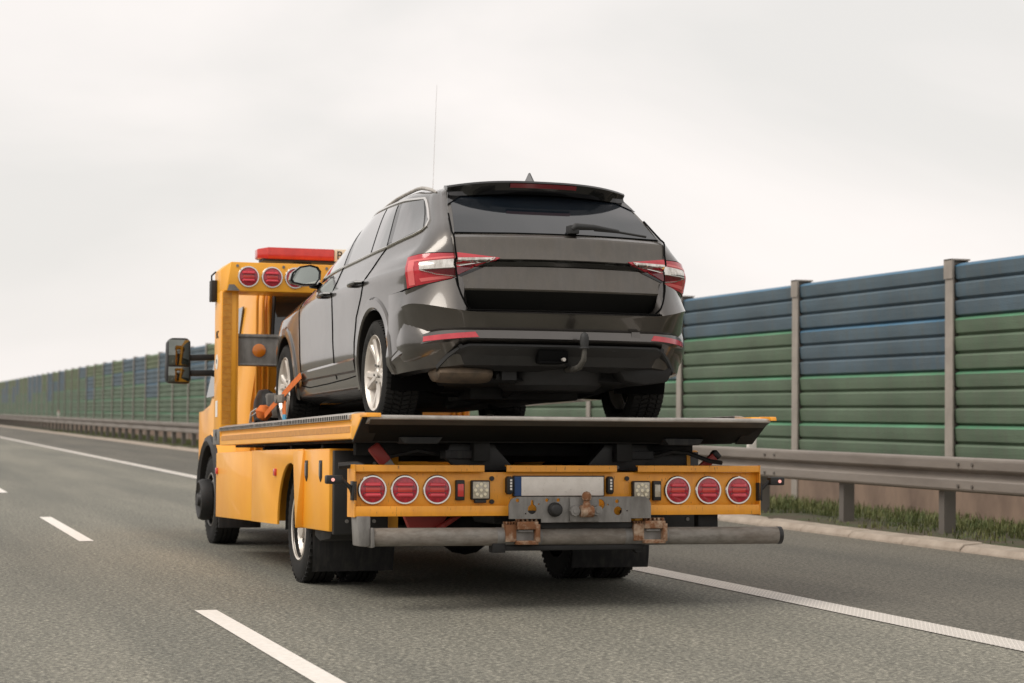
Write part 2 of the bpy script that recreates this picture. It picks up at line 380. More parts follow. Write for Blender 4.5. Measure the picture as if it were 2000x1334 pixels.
# kerb of single stones
kerb = bpy.data.objects.new('kerb', None); col.objects.link(kerb); kerb.rotation_euler = RD; struct(kerb)
def kerb_mesh(n):
    b = MB(); pr = [(-.118, -.05), (-.118, .02), (-.073, .062), (.117, .075), (.117, -.05)]
    b.prism(pr, 1, .006, n - .006); return b.mesh('kerb_stone', 'kerb', sharp=30, bevel=.008, seg=1)
km = kerb_mesh(1.0)
for i in range(62):
    o = link(km, 'kerb_stone', kerb); o.location = (9.073 + random.uniform(-.006, .006), 6 + i, random.uniform(-.006, .006)); o.rotation_euler = (0, random.uniform(-.02, .02), random.uniform(-.006, .006))
b = MB()
for i in range(200): b.prism([(8.955, -.05), (8.955, .02), (9.0, .062), (9.19, .075), (9.19, -.05)], 1, 68 + i + .006, 69 + i - .006)
o = b.build('kerb_stone', 'kerb', kerb); o['kind'] = 'stuff'
# grass on the verge
def grass_mat():
    mt = mat('grass_blades', (.06, .085, .02), .7, c2=(.15, .15, .05), scale=3)
    return mt
M['grass'] = grass_mat()
b = MB(); rg = random.Random(3)
for i in range(60000):
    y = 9 + (rg.random() ** 1.7) * 95; x = rg.uniform(9.25, 12.0)
    cl = math.sin(x * 3.1 + y * 1.7) + math.sin(y * 4.3 - x * 2.2) + .8 * math.sin(y * .9)
    if rg.random() > .62 + .3 * cl + (.25 if x > 10 else -.15): continue
    z = interp([(9.1, .055), (9.7, .09), (10.2, .06), (11.4, 0), (12.6, -.02)], x)
    h = rg.uniform(.03, .10) * (1 + .35 * cl * .5) * (1.25 if x > 10.4 else .75); a = rg.uniform(0, 6.28); ln = rg.uniform(.1, .7) * h; wd = rg.uniform(.003, .006) * (1 + y / 40)
    dx, dy = math.cos(a), math.sin(a); px, py = -dy * wd, dx * wd
    b.add([(x - px, y - py, z - .02), (x + px, y + py, z - .02), (x + dx * ln * .4 + px * .7, y + dy * ln * .4 + py * .7, z + h * .6), (x + dx * ln * .4 - px * .7, y + dy * ln * .4 - py * .7, z + h * .6), (x + dx * ln, y + dy * ln, z + h)],
          [(0, 1, 2, 3), (3, 2, 4)])
me = bpy.data.meshes.new('grass'); me.from_pydata(b.v, [], b.f); me.materials.append(M['grass'])
o = link(me, 'grass', rot=RD); struct(o, 'stuff', 'short green grass between the kerb and the noise barrier')

# ------------------------------------------------------------------ guardrail
gr = thing('guardrail', 'long grey steel guardrail with double-wave beam on posts beside the shoulder', 'guardrail', rot=RD)
GX = 9.45
def wave(n=2):
    # W-beam profile (x towards road is -), z up
    c = [(.01, .30), (-.03, .308), (-.062, .304), (-.078, .292), (-.082, .276), (-.080, .206), (-.072, .194), (-.018, .172), (-.008, .162), (-.008, .140), (-.018, .128), (-.072, .110), (-.080, .098), (-.082, .026), (-.074, .010), (-.05, -.004), (.01, 0)]
    return c
def beam(y0, y1):
    b = MB(); p = wave(); q = [(x + .004, z) for x, z in p]
    b.grid([[(x, y, z) for x, z in p + q[::-1]] for y in (y0, y1)], closed=True); return b
bm_near = beam(0, 4.05).mesh('rail_beam', 'rail', sharp=14)
bolt = MB(); bolt.cyl((-.084, 0, 0), (-.098, 0, 0), .016, 8); boltm = bolt.mesh('bolt', 'post')
for i in range(30):
    y = 3.4 + i * 4.0
    o = link(bm_near, 'rail_beam', gr); o.location = (GX, y, .485 + (.0 if i % 2 else .001)); o.rotation_euler = (0, 0, .0011)
    if i < 10:
        for dy in (.06, .30):
            for z in (.05, .245):
                k = link(boltm, 'bolt', gr); k.location = (GX, y + dy, .485 + z)
b = MB()
for i in range(30, 75):
    y = 3.4 + i * 4; p = wave(); b.prism([(GX + x, .485 + z) for x, z in p] + [(GX + x + .004, .485 + z) for x, z in p[::-1]], 1, y, y + 4.02)
o = b.build('rail_beam', 'rail', gr, sharp=50); o['kind'] = 'stuff'
pm = MB(); pm.prism([(0, 0), (.12, 0), (.12, .035), (.112, .035), (.112, .008), (.008, .008), (.008, .09), (.112, .09), (.112, .065), (.12, .065), (.12, .098), (0, .098)], 2, -.2, .76)
pmm = pm.mesh('post', 'post', sharp=30)
sp = MB(); sp.box(-.004, .03, -.03, .12, .56, .70); spm = sp.mesh('spacer', 'post', sharp=30)
for i in range(56):
    y = 6.32 + i * 1.96
    o = link(pmm, 'post', gr); o.location = (GX + .02, y, .0)
    o.rotation_euler = (random.uniform(-.012, .012), 0, 0)
    if i < 16: k = link(spm, 'spacer', gr); k.location = (GX + .0, y, .0)
b = MB()
for i in range(56, 150): b.box(GX + .02, GX + .14, 6.32 + i * 1.96, 6.42 + i * 1.96, -.2, .74)
o = b.build('post', 'post', gr); o['kind'] = 'stuff'

# ------------------------------------------------------------------ noise barrier
def panel_mat(name, face, lip):
    def one(nm, c, lines):
        mt = bpy.data.materials.new(nm); mt.use_nodes = True; t, b, l = nodes(mt)
        tcn = t.nodes.new('ShaderNodeTexCoord'); n = t.nodes.new('ShaderNodeTexNoise'); n.inputs['Scale'].default_value = 1.6; n.inputs['Detail'].default_value = 5
        mm = t.nodes.new('ShaderNodeMapping'); mm.inputs['Scale'].default_value = (1, .5, 1.5); l(tcn.outputs['Object'], mm.inputs[0]); l(mm.outputs[0], n.inputs[0])
        r = t.nodes.new('ShaderNodeValToRGB'); r.color_ramp.elements[0].position = .35; r.color_ramp.elements[1].position = .7
        r.color_ramp.elements[0].color = (*[q * .82 for q in c], 1); r.color_ramp.elements[1].color = (*[min(1, q * 1.15 + .01) for q in c], 1)
        l(n.outputs[0], r.inputs[0]); l(r.outputs[0], b.inputs['Base Color'])
        b.inputs['Roughness'].default_value = .62
        # rain streaks and road film running down the sheet
        n2 = t.nodes.new('ShaderNodeTexNoise'); n2.inputs['Scale'].default_value = 3; n2.inputs['Detail'].default_value = 6; n2.inputs['Roughness'].default_value = .65
        m3 = t.nodes.new('ShaderNodeMapping'); m3.inputs['Scale'].default_value = (1, 3.5, .35); gpos = t.nodes.new('ShaderNodeNewGeometry'); l(gpos.outputs['Position'], m3.inputs[0]); l(m3.outputs[0], n2.inputs[0])
        mr = t.nodes.new('ShaderNodeMapRange'); mr.inputs[1].default_value = .42; mr.inputs[2].default_value = .72; mr.inputs[4].default_value = .45; l(n2.outputs[0], mr.inputs[0])
        mg = t.nodes.new('ShaderNodeMix'); mg.data_type = 'RGBA'; l(mr.outputs[0], mg.inputs[0]); l(r.outputs[0], mg.inputs[6]); mg.inputs[7].default_value = (.15, .145, .12, 1)
        l(mg.outputs[2], b.inputs['Base Color']); r = mg
        if lines:
            wv = t.nodes.new('ShaderNodeTexWave'); wv.wave_type = 'BANDS'; wv.bands_direction = 'Z'; wv.inputs['Scale'].default_value = 18; l(tcn.outputs['Object'], wv.inputs[0])
            m2 = t.nodes.new('ShaderNodeMix'); m2.data_type = 'RGBA'; m2.blend_type = 'MULTIPLY'; m2.inputs[0].default_value = .5
            l(r.outputs[2], m2.inputs[6]); l(wv.outputs['Color'], m2.inputs[7]); l(m2.outputs[2], b.inputs['Base Color'])
            bn = t.nodes.new('ShaderNodeBump'); bn.inputs['Strength'].default_value = .2; bn.inputs['Distance'].default_value = .01; l(wv.outputs['Fac'], bn.inputs['Height']); l(bn.outputs[0], b.inputs['Normal'])
        return mt
    return [one(name + '_perforated_face', face, True), one(name + '_lip', lip, False)]  # purer lip tone: skylight on the upturned edge is put into the colour
PM = {'green': panel_mat('green', (.140, .208, .132), (.075, .235, .125)),
      'blue': panel_mat('blue', (.105, .165, .210), (.050, .155, .26)),
      'olive': panel_mat('olive', (.155, .205, .10), (.10, .23, .10))}
BX, RIB = 12.06, .2083
NH = RIB * 3
def cassette(y0, y1, z0, b, n=3):
    # n ribs: each a sloping face with a deep shadow groove and a lip on top; road side is -x
    p = [(.06, 0)]
    for k in range(n):
        z = k * RIB
        p += [(0, z + .028), (-.012, z + RIB * .5), (-.018, z + RIB - .040), (-.004, z + RIB - .022), (.045, z + RIB - (0 if k == n - 1 else .006))]
    for qi, (a, c) in enumerate(zip(p, p[1:])):
        up = (c[0] > a[0] + .01) and qi >= len(p) - 3
        b.cur = 1 if (up and abs(c[1] - a[1]) < .03) else 0
        b.add([(BX + a[0], y0, z0 + a[1]), (BX + a[0], y1, z0 + a[1]), (BX + c[0], y1, z0 + c[1]), (BX + c[0], y0, z0 + c[1])], [(0, 1, 2, 3)])
    b.cur = 0
    b.box(BX + .06, BX + .11, y0, y1, z0, z0 + n * RIB)
nb = thing('noise_barrier', 'tall noise barrier of ribbed blue and green panels between grey posts', 'barrier', rot=RD)
pmesh = {}
for k in PM:
    b = MB(); cassette(.06, 3.94, 0, b); pmesh[k] = b.mesh('panel', PM[k], sharp=None)
bp = MB(); bp.prism([(-.04, -.075), (.14, -.075), (.14, -.06), (.06, -.06), (.06, .06), (.14, .06), (.14, .075), (-.04, .075)], 2, -.4, 1)
def bpost(h):
    b = MB(); b.box(-.055, -.035, -.085, .085, -.3, h); b.box(-.035, .13, -.008, .008, -.3, h); b.box(.13, .15, -.085, .085, -.3, h); return b.mesh('post', 'bpost', sharp=30)
capb = MB(); capb.box(-.07, -.052, -.095, .095, -.20, .03); capb.box(-.07, .17, -.095, .095, .012, .03); capm = capb.mesh('post_cap', 'bpost', sharp=30)
postm = {4: bpost(2.98), 5: bpost(3.62)}
plm = MB(); plm.box(BX - .03, BX + .10, .06, 3.94, -.4, .44); plmm = plm.mesh('plinth', 'plinth', sharp=30)
# bay 0 starts at y=12.68; posts at 12.68 + 4k
rb = random.Random(11)
fixed = {0: 'gbbb', 1: 'gggb', 2: 'ggbb', 3: 'gggb', 4: 'ggbb', 5: 'gggb', 6: 'ggbb'}
fars = {q: MB() for q in PM}; farp = MB()
Y0 = 8.38
for k in range(70):
    y = Y0 + 4 * k - .04; n = 4 if k < 9 else 5
    if k in fixed: pat = {0: 'gggb', 1: 'gggb'}.get(k, None) or fixed[k]
    if k == 2: pat = 'gggb'
    elif k == 3: pat = 'ggbb'
    elif k == 4: pat = 'gggb'
    elif k in (5, 6, 7, 8): pat = ['ggbb', 'gggb', 'gggg', 'ggbb'][k - 5]
    elif k > 8:
        u = rb.randint(0, 3); pat = 'g' * (5 - u) + 'b' * u
        if u == 0: pat = 'gggoo'
        elif rb.random() < .35: pat = pat[:4] + 'o'
    else: pat = 'gggb'
    if k < 32:
        o = link(postm[n], 'post', nb); o.location = (BX, y, 0)
        if k < 14:
            o = link(capm, 'post_cap', nb); o.location = (BX, y, 2.96 if n == 4 else 3.60)
            o = link(plmm, 'plinth', nb); o.location = (0, y, 0)
        for q, ch in enumerate(pat):
            o = link(pmesh[{'g': 'green', 'b': 'blue', 'o': 'olive'}[ch]], 'panel', nb); o.location = (rb.uniform(-.006, .006), y, .44 + q * NH)
    else:
        farp.box(BX - .055, BX + .1, y - .08, y + .08, -.3, 3.62)
        for q, ch in enumerate(pat): cassette(y + .06, y + 3.94, .44 + q * NH, fars[{'g': 'green', 'b': 'blue', 'o': 'olive'}[ch]])
b = MB(); b.box(BX - .03, BX + .1, Y0 + 56, 300, -.4, .44); o = b.build('plinth', 'plinth', nb)
o = farp.build('post', 'bpost', nb); o['kind'] = 'stuff'
for q in fars: o = fars[q].build('panel', PM[q], nb, sharp=None); o['kind'] = 'stuff'

# ------------------------------------------------------------------ delineators clipped to the guardrail
def delineator(x, y, z, label):
    t = thing('delineator_post', label, 'delineator', rot=RD)
    t.location = (x, y, z)
    b = MB(); b.prism([(-.06, -.02), (-.045, -.035), (.045, -.035), (.06, -.02), (.05, .02), (-.05, .02)], 2, -.16, .16); b.build('body', 'sticker', t, bevel=.004)
    b = MB(); b.prism([(-.063, -.022), (-.047, -.038), (.047, -.038), (.063, -.022), (.053, .023), (-.053, .023)], 2, .07, .135); b.build('red_band', 'redpaint', t)
    b = MB(); b.bar((0, .0, -.16), (0, .0, -.26), .03, .03); b.build('bracket', 'post', t)
delineator(9.66, 20.95, .83, 'white delineator with red band on the guardrail just right of the raised bed')
delineator(9.66, 108.6, .95, 'far red-banded delineator on the guardrail left of the truck')
# ================================================================== TOW TRUCK (own frame: y forward from the rear axle, nose slightly low)
TILT = R(1.5)
TM = Matrix.Translation((3.9, 13.1, -.03)) @ Matrix.Rotation(-TILT, 4, 'X')
tt = thing('tow_truck', 'orange-yellow flatbed tow truck carrying a dark estate car, seen from behind', 'tow truck', (3.9, 13.1, -.03), (-TILT, 0, 0))
gz = lambda y: (.03 + y * math.sin(TILT)) / math.cos(TILT)       # height of the road in the truck frame

# --- wheels
def ring_tread(b, r, x0, x1, n, h, w):
    pass
def truck_wheel(x_out, side, y, dual=False, hubring=False):
    """x_out: outer face; side -1 left. The wheel mesh is the rim disc; tyre and nuts are its children."""
    r = .375; wd = .225; z = gz(y) + r
    s = side
    b = MB()  # rim disc
    if dual: pr = [(-.010, .215), (-.004, .225), (-.012, .232), (-.03, .222), (-.05, .212), (-.072, .204), (-.075, .17), (-.066, .12), (-.060, .085), (-.02, .078), (-.015, .06), (-.015, 0)]
    else: pr = [(-.010, .215), (-.004, .225), (-.012, .232), (-.03, .222), (-.06, .212), (-.035, .18), (-.005, .13), (.01, .10), (.03, .07), (.05, .055), (.055, 0)]
    b.lathe([(h, q) for h, q in pr], (0, 0, 0), (s, 0, 0), 48)
    wh = b.build('wheel', 'alloy' if dual else 'steel', tt, sharp=30, loc=(x_out, y, z))
    def tyre(off):
        t = MB(); hw = wd
        pr = [(-.012, .228), (-.002, .26), (0, .30), (-.008, .345), (-.022, .368), (-.035, r)]
        for g in (.075, .1125, .15): pr += [(-g + .007, r), (-g + .006, r - .012), (-g - .006, r - .012), (-g - .007, r)]
        pr += [(-wd + .035, r), (-wd + .022, .368), (-wd + .008, .345), (-wd, .30), (-wd + .002, .26), (-wd + .012, .228)]
        t.lathe([(h + off, q) for h, q in pr], (0, 0, 0), (s, 0, 0), 56)
        t.lathe([(-.02 + off, .215), (-wd + .02 + off, .215)], (0, 0, 0), (s, 0, 0), 32)
        for k in range(46):   # shoulder lugs
            a = 2 * math.pi * k / 46
            for hh in (-.028, -wd + .028):
                c = Vector((s * (hh + off), math.cos(a) * (r - .004), math.sin(a) * (r - .004))); d = Vector((0, math.cos(a), math.sin(a)))
                t.bar(c - d * .016, c + d * .005, .034, .022, up=Vector((0, -math.sin(a), math.cos(a))))
        return t.build('tyre', 'rubber', wh, sharp=40)
    tyre(0)
    if dual: tyre(-wd - .06)
    nb_ = MB(); rr = .098 if dual else .085
    for k in range(8):
        a = 2 * math.pi * k / 8; yy, zz = rr * math.cos(a), rr * math.sin(a)
        nb_.cyl((s * (-.075 if dual else .0), yy, zz), (s * (-.035 if dual else .04), yy, zz), .016, 6)
    nb_.build('wheel_nut', 'steel', wh)
    if hubring:
        h = MB(); h.lathe([(.0, .175), (.06, .178), (.095, .165), (.10, .15), (.085, .14), (.07, .11), (.085, .06), (.11, .05), (.115, 0)], (0, 0, 0), (s, 0, 0), 36); h.build('hub_cap', 'black', wh)
    else:
        h = MB()
        for k in range(10):
            a = 2 * math.pi * (k + .5) / 10; h.cyl((s * -.080, .165 * math.cos(a), .165 * math.sin(a)), (s * -.066, .165 * math.cos(a), .165 * math.sin(a)), .022, 10)
        h.build('hand_hole', 'seam', wh)
    return wh
FY = 4.02
truck_wheel(-1.16, -1, 0, dual=True); truck_wheel(1.16, 1, 0, dual=True)
truck_wheel(-1.09, -1, FY, hubring=True); truck_wheel(1.09, 1, FY, hubring=True)

# --- chassis and running gear
b = MB()
for x in (-.42, .34): b.box(x, x + .08, -1.78, 5.0, .58, .80)
for y in (-1.7, -.9, .9, 1.8, 2.7): b.box(-.36, .36, y, y + .1, .62, .76)
b.build('chassis', 'under', tt, bevel=.006)
b = MB(); b.cyl((-.95, 0, .375 + .03), (.95, 0, .375 + .03), .06, 16)
b.lathe([(-.2, .06), (-.16, .13), (-.08, .185), (.0, .2), (.08, .185), (.16, .13), (.2, .06)], (0, 0, .40), (1, 0, 0), 28)
b.cyl((0, .1, .42), (0, 3.2, .62), .045, 12)
b.build('rear_axle', 'under', tt)
b = MB()
for x in (-.52, .52): b.tube([(x, -.75, .62), (x, -.4, .52), (x, 0, .46), (x, .4, .52), (x, .75, .62)], .035, 6)
b.build('leaf_spring', 'under', tt)
b = MB(); b.box(-.34, .34, -1.75, -1.30, .46, .60); b.build('cross_tank', 'under', tt, bevel=.03)
b = MB(); b.box(.50, 1.05, .6, 1.9, .42, .80); b.build('fuel_tank', 'under', tt, bevel=.05)
b = MB(); b.cyl((-.55, 1.0, .5), (-.55, 2.0, .5), .16, 20); b.build('air_tank', 'under', tt)

# --- side lockers with wheel arches
def locker(s):
    X = -1.22
    def P(name, poly, x0, x1, m='yellow', bev=.006):
        b = MB(); b.prism(poly, 0, s * -x0 if s > 0 else x0, s * -x1 if s > 0 else x1); return b.build(name, m, tt, bevel=bev)
    P('side_panel', [(1.372, .400), (2.925, .392), (2.925, .905), (1.372, .912)], X, -.80)
    # panel with the front half of the wheel arch
    arch = [(.395, .404), (1.362, .400), (1.362, .914), (-.44, .914), (-.44, .80)]
    for k in range(0, 11):
        a = R(118 - k * 118 / 10); arch.append((-.03 + .425 * math.cos(a), .405 + .42 * math.sin(a)))
    P('side_panel', arch, X, X + .016, bev=.004)
    # flared rear locker
    b = MB()
    r0 = [(-.44, .405), (-1.205, .405), (-1.205, .912), (-.44, .912)]
    sx = lambda x: x if s < 0 else -x
    vs = [(sx(X - .0), y, z) for y, z in r0] + [(sx(-.78), y, z) for y, z in r0]
    b.add(vs, [(0, 1, 2, 3), (7, 6, 5, 4), (0, 4, 5, 1), (1, 5, 6, 2), (2, 6, 7, 3), (3, 7, 4, 0)])
    lk = b.build('locker', 'yellow', tt, bevel=.01)
    # outward fold along the arch
    b = MB(); b.add([(sx(X + .002), -.10, .905), (sx(X + .002), -.36, .41), (sx(X - .055), -.46, .405), (sx(X - .012), -.50, .905), (sx(X + .05), -.10, .905), (sx(X + .05), -.36, .41), (sx(X + .05), -.46, .405), (sx(X + .05), -.50, .905)],
                    [(0, 1, 2, 3), (7, 6, 5, 4), (0, 4, 5, 1), (1, 5, 6, 2), (2, 6, 7, 3), (3, 7, 4, 0)])
    b.build('arch_flare', 'yellow', tt, bevel=.008)
    for y in (-.56, -.98):
        b = MB(); pl = [(y - .036, .735), (y - .036, .84), (y + .036, .84), (y + .036, .735), (y, .705)]
        b.prism(pl, 0, sx(X + .004), sx(X - .006)); h = b.build('locker_handle', 'black', tt, bevel=.003)
        b = MB(); b.prism([(y - .016, .74), (y - .016, .825), (y + .016, .825), (y + .016, .74)], 0, sx(X - .004), sx(X - .012)); b.build('latch', 'steel', h, bevel=.003)
    for y in (2.86, .455):
        b = MB(); b.box(*sorted((sx(X + .01), sx(X - .016))), y - .028, y + .028, .735, .785); b.build('side_marker', 'amber' if 0 else 'lens_mid', tt, bevel=.006)
    # arch liner
    b = MB(); pts = []
    rows = []
    for k in range(13):
        a = R(-5 + k * 190 / 12); rows.append([(sx(-1.16), -.03 + .44 * math.cos(a), .405 + .44 * math.sin(a)), (sx(-.6), -.03 + .44 * math.cos(a), .405 + .44 * math.sin(a))])
    b.grid(rows); b.build('arch_liner', 'under', tt)
    # dark rear wall behind the locker
    b = MB(); b.box(*sorted((sx(-1.20), sx(-.86))), -1.26, -1.207, .39, .90); rw = b.build('rear_board', 'black', tt, bevel=.006)
    b = MB()
    for zz in (.47, .82):
        for xx in (-1.12, -.95): b.cyl((sx(xx), -1.262, zz), (sx(xx), -1.268, zz), .012, 8)
    b.build('screw', 'steel', rw)
    # rear mud flap
    b = MB(); rows = []
    for k in range(9):
        t = k / 8; rows.append([(sx(-1.16 + .0), -.47 - .03 * math.sin(t * 3), .44 - t * .315), (sx(-.90), -.475 - .045 * math.sin(t * 3 + .4), .44 - t * .315), (sx(-.62), -.47 - .03 * math.sin(t * 3 + .8), .44 - t * .315)])
    b.grid(rows); b.grid([[(p[0], p[1] + .012, p[2]) for p in r] for r in rows], flip=True); b.build('mud_flap', 'flap', tt, sharp=80)
    b = MB(); b.prism([(-1.12, .44), (-1.02, .355), (-.72, .33), (-.58, .36), (-.58, .46)], 0, sx(-1.17), sx(-.62)); b.build('mudguard', 'under', tt, bevel=.01)
locker(-1); locker(1)
# front mud flaps
for s in (-1, 1):
    b = MB(); b.prism([(s * 1.13, gz(3.4) + .17), (s * .78, gz(3.4) + .17), (s * .78, .60), (s * 1.13, .60)], 1, 3.30, 3.33); b.build('front_mud_flap', 'flap', tt, bevel=.006)

# --- bed
DZ = 1.045
b = MB(); b.box(-1.20, 1.20, -1.90, 2.60, DZ - .045, DZ); deck = b.build('deck', 'deck', tt, bevel=.004)
for s in (-1, 1):
    b = MB(); sx = lambda x: s * x
    pr = [(1.252, .962), (1.252, 1.030), (1.244, 1.036), (1.244, 1.060), (1.252, 1.066), (1.252, 1.072), (1.20, 1.098), (1.16, 1.098), (1.16, .962)]
    b.prism([(sx(x), z) for x, z in pr], 1, -1.93, 2.58); rl = b.build('side_rail', 'yellow', tt, bevel=.003, seg=1)
    b = MB(); b.prism([(sx(1.2545), 1.036), (sx(1.2545), .999), (sx(1.2515), .999), (sx(1.2515), 1.036)], 1, -1.90, 2.50); b.build('reflective_tape', 'tape', rl)
    # perforated aluminium strip on top
    b = MB(); b.prism([(sx(1.246), 1.0725), (sx(1.262), 1.074), (sx(1.262), 1.102), (sx(1.205), 1.118), (sx(1.165), 1.118), (sx(1.165), 1.099)], 1, -1.90, 2.56); st = b.build('lashing_strip', 'alu', rl, bevel=.002, seg=1)
    b = MB()
    for k in range(88):
        y = -1.86 + k * .0502
        b.box(*sorted((sx(1.2635), sx(1.2600))), y, y + .021, 1.078, 1.1005)
    o = b.build('slot', 'seam', st); o['kind'] = 'stuff'
    # gusset plate at the tail
    b = MB(); b.prism([(-1.93, .958), (-1.93, 1.105), (-2.17, 1.105), (-2.19, 1.085), (-1.97, .958)], 0, sx(1.254), sx(1.15)); b.build('rail_end', 'yellow', tt, bevel=.004)
    b = MB(); b.prism([(-1.955, .950), (-2.192, 1.0805), (-2.20, 1.074), (-1.965, .943)], 0, sx(1.2525), sx(1.14)); b.build('rail_end_cover', 'under', tt)
    b = MB(); b.prism([(-2.14, 1.082), (-2.14, 1.108), (-2.30, 1.104), (-2.31, 1.08)], 0, sx(1.256), sx(1.17 if s < 0 else 1.215)); b.build('corner_cap', 'yellow_dirty', tt, bevel=.004)
# tail lip: thin ramp wedge with worn edge
b = MB(); b.prism([(-1.90, 1.000), (-1.90, 1.052), (-2.25, 1.094), (-2.29, 1.090), (-2.29, 1.070)], 0, -1.225, 1.225)
b.build('tail_lip', 'alu', tt, bevel=.004)
b = MB(); b.add([(-1.15, -1.925, .950), (1.15, -1.925, .950), (1.225, -2.27, 1.066), (-1.225, -2.27, 1.066), (-1.15, -1.925, .97), (1.15, -1.925, .97), (1.225, -2.27, 1.074), (-1.225, -2.27, 1.074)],
                [(3, 2, 1, 0), (4, 5, 6, 7), (0, 1, 5, 4), (1, 2, 6, 5), (2, 3, 7, 6), (3, 0, 4, 7)]); b.build('lip_underside', 'recess', tt)
b = MB(); b.add([(-1.215, -2.20, 1.0395), (1.215, -2.20, 1.0395), (1.222, -2.276, 1.0655), (-1.222, -2.276, 1.0655), (-1.215, -2.20, 1.044), (1.215, -2.20, 1.044), (1.222, -2.276, 1.071), (-1.222, -2.276, 1.071)], [(3, 2, 1, 0), (4, 5, 6, 7), (0, 1, 5, 4), (1, 2, 6, 5), (2, 3, 7, 6), (3, 0, 4, 7)]); b.build('lip_edge', 'lip', tt)
b = MB(); b.box(-1.14, 1.14, -1.92, 2.5, .945, .995); b.build('bed_floor_frame', 'under', tt, bevel=.004)
b = MB()
for x in (-.86, .78): b.prism([(x - .13, .975), (x + .13, .975), (x + .10, .935), (x - .10, .935)], 1, -2.02, -1.86)
b.build('skid_pad', 'flap', tt, bevel=.006)
b = MB()
for x in (-.50, .40): b.box(x, x + .10, -1.88, 2.4, .835, .945)
for y in (-1.4, -.5, .5, 1.5): b.box(-1.1, 1.1, y, y + .07, .87, .945)
b.build('bed_subframe', 'under', tt, bevel=.004)
for x, s in ((-.42, 1), (.42, -1)):      # slide brackets above the bumper
    b = MB(); b.prism([(x - s * .20, .94), (x + s * .07, .94), (x + s * .08, .92), (x + s * .19, .80), (x + s * .19, .78), (x - s * .14, .78), (x - s * .24, .86)], 1, -1.80, -1.74); k = b.build('slide_bracket', 'black', tt, bevel=.006)
    b = MB(); b.box(*sorted((x - s * .24, x + s * .02)), -1.83, -1.70, .85, .90); b.build('slide_block', 'flap', k, bevel=.006)
    b = MB()
    for zz in (.80, .92): b.cyl((x - s * .01, -1.80, zz), (x - s * .01, -1.812, zz), .012, 8)
    b.build('screw', 'steel', k)
# hoses and cables tucked under the bed
b = MB(); b.tube([(-.95, -1.6, .86), (-.80, -1.72, .90), (-.62, -1.7, .87), (-.45, -1.6, .92)], .012, 6); b.build('hydraulic_hose', 'black', tt); b = MB(); b.tube([(.62, -1.7, .84), (.80, -1.78, .90), (.92, -1.75, .89), (1.02, -1.85, .84), (1.1, -1.85, .83)], .014, 6); b.build('hydraulic_hose', 'black', tt)

# --- rear light beam (bumper)
YB = -2.0
b = MB()
pr = [(-1.995, .555), (-1.995, .785), (-1.86, .785), (-1.86, .79), (-2.0, .79)]
b.box(-1.25, 1.27, -1.985, -1.97, .535, .772)                                    # recessed face
face = b.build('light_beam', 'yellow_dirty', tt, bevel=.003)
b = MB()
for x0, x1 in ((-1.25, -.480), (-.345, .345), (.478, 1.27)):
    b.prism([(-2.025, .772), (-2.028, .776), (-2.028, .812), (-1.985, .814), (-1.985, .806), (-2.016, .803), (-2.016, .772)], 0, x0, x1)
b.build('top_flange', 'yellow_dirty', tt, bevel=.003)
b = MB(); b.prism([(-2.016, .572), (-2.028, .578), (-2.030, .518), (-1.88, .514), (-1.88, .522), (-2.018, .527)], 0, -1.25, 1.27); b.build('bottom_flange', 'yellow_dirty', tt, bevel=.003)
b = MB()
for x in (-1.256, 1.27):
    b = MB(); b.box(x, x + .006, -2.03, -1.85, .514, .815); b.build('end_plate', 'yellow_dirty', tt)
b = MB(); b.box(-1.2, 1.2, -1.96, -1.80, .56, .755); b.build('beam_back', 'under', tt)
def round_lamp(x, y, z, r, parent, lean=0):
    b = MB(); b.lathe([(-.004, r * 1.04), (.008, r * 1.06), (.016, r), (.016, r * .90), (.008, r * .84), (.0, r * .84)], (0, 0, 0), (0, -1, 0), 36)
    ring = b.build('round_lamp', 'chrome', parent, loc=(x, y, z), rot=(lean, 0, 0))
    b = MB(); n = 36; R_ = r * .86
    b.lathe([(.010, R_), (.014, R_ * .8), (.016, R_ * .4), (.0165, 0)], (0, 0, 0), (0, -1, 0), n); b.build('lens', 'lens', ring)
    b = MB()
    for zz, hw in ((R_ * .42, R_ * .66), (-R_ * .42, R_ * .66)):
        b.tube([(-hw, -.013, zz), (-hw * .9, -.021, zz), (hw * .9, -.021, zz), (hw, -.013, zz)], [.006, .011, .011, .006], 8)
    b.build('lens_rib', 'lens_hi', ring)
    b = MB(); b.box(-R_ * .62, R_ * .62, -.020, -.008, -R_ * .20, R_ * .20); b.build('brake_bar', 'lens_mid', ring, bevel=.004)
    b = MB(); 
    for zz in (R_ * .27, -R_ * .27): b.box(-R_ * .78, R_ * .78, -.0185, -.01, zz - .0035, zz + .0035)
    b.build('lens_groove', 'lens_dark', ring)
    return ring
for x in (-1.142, -.951, -.758, .746, .947, 1.146): round_lamp(x, -1.986, .667 - .003 * x, .082, tt)
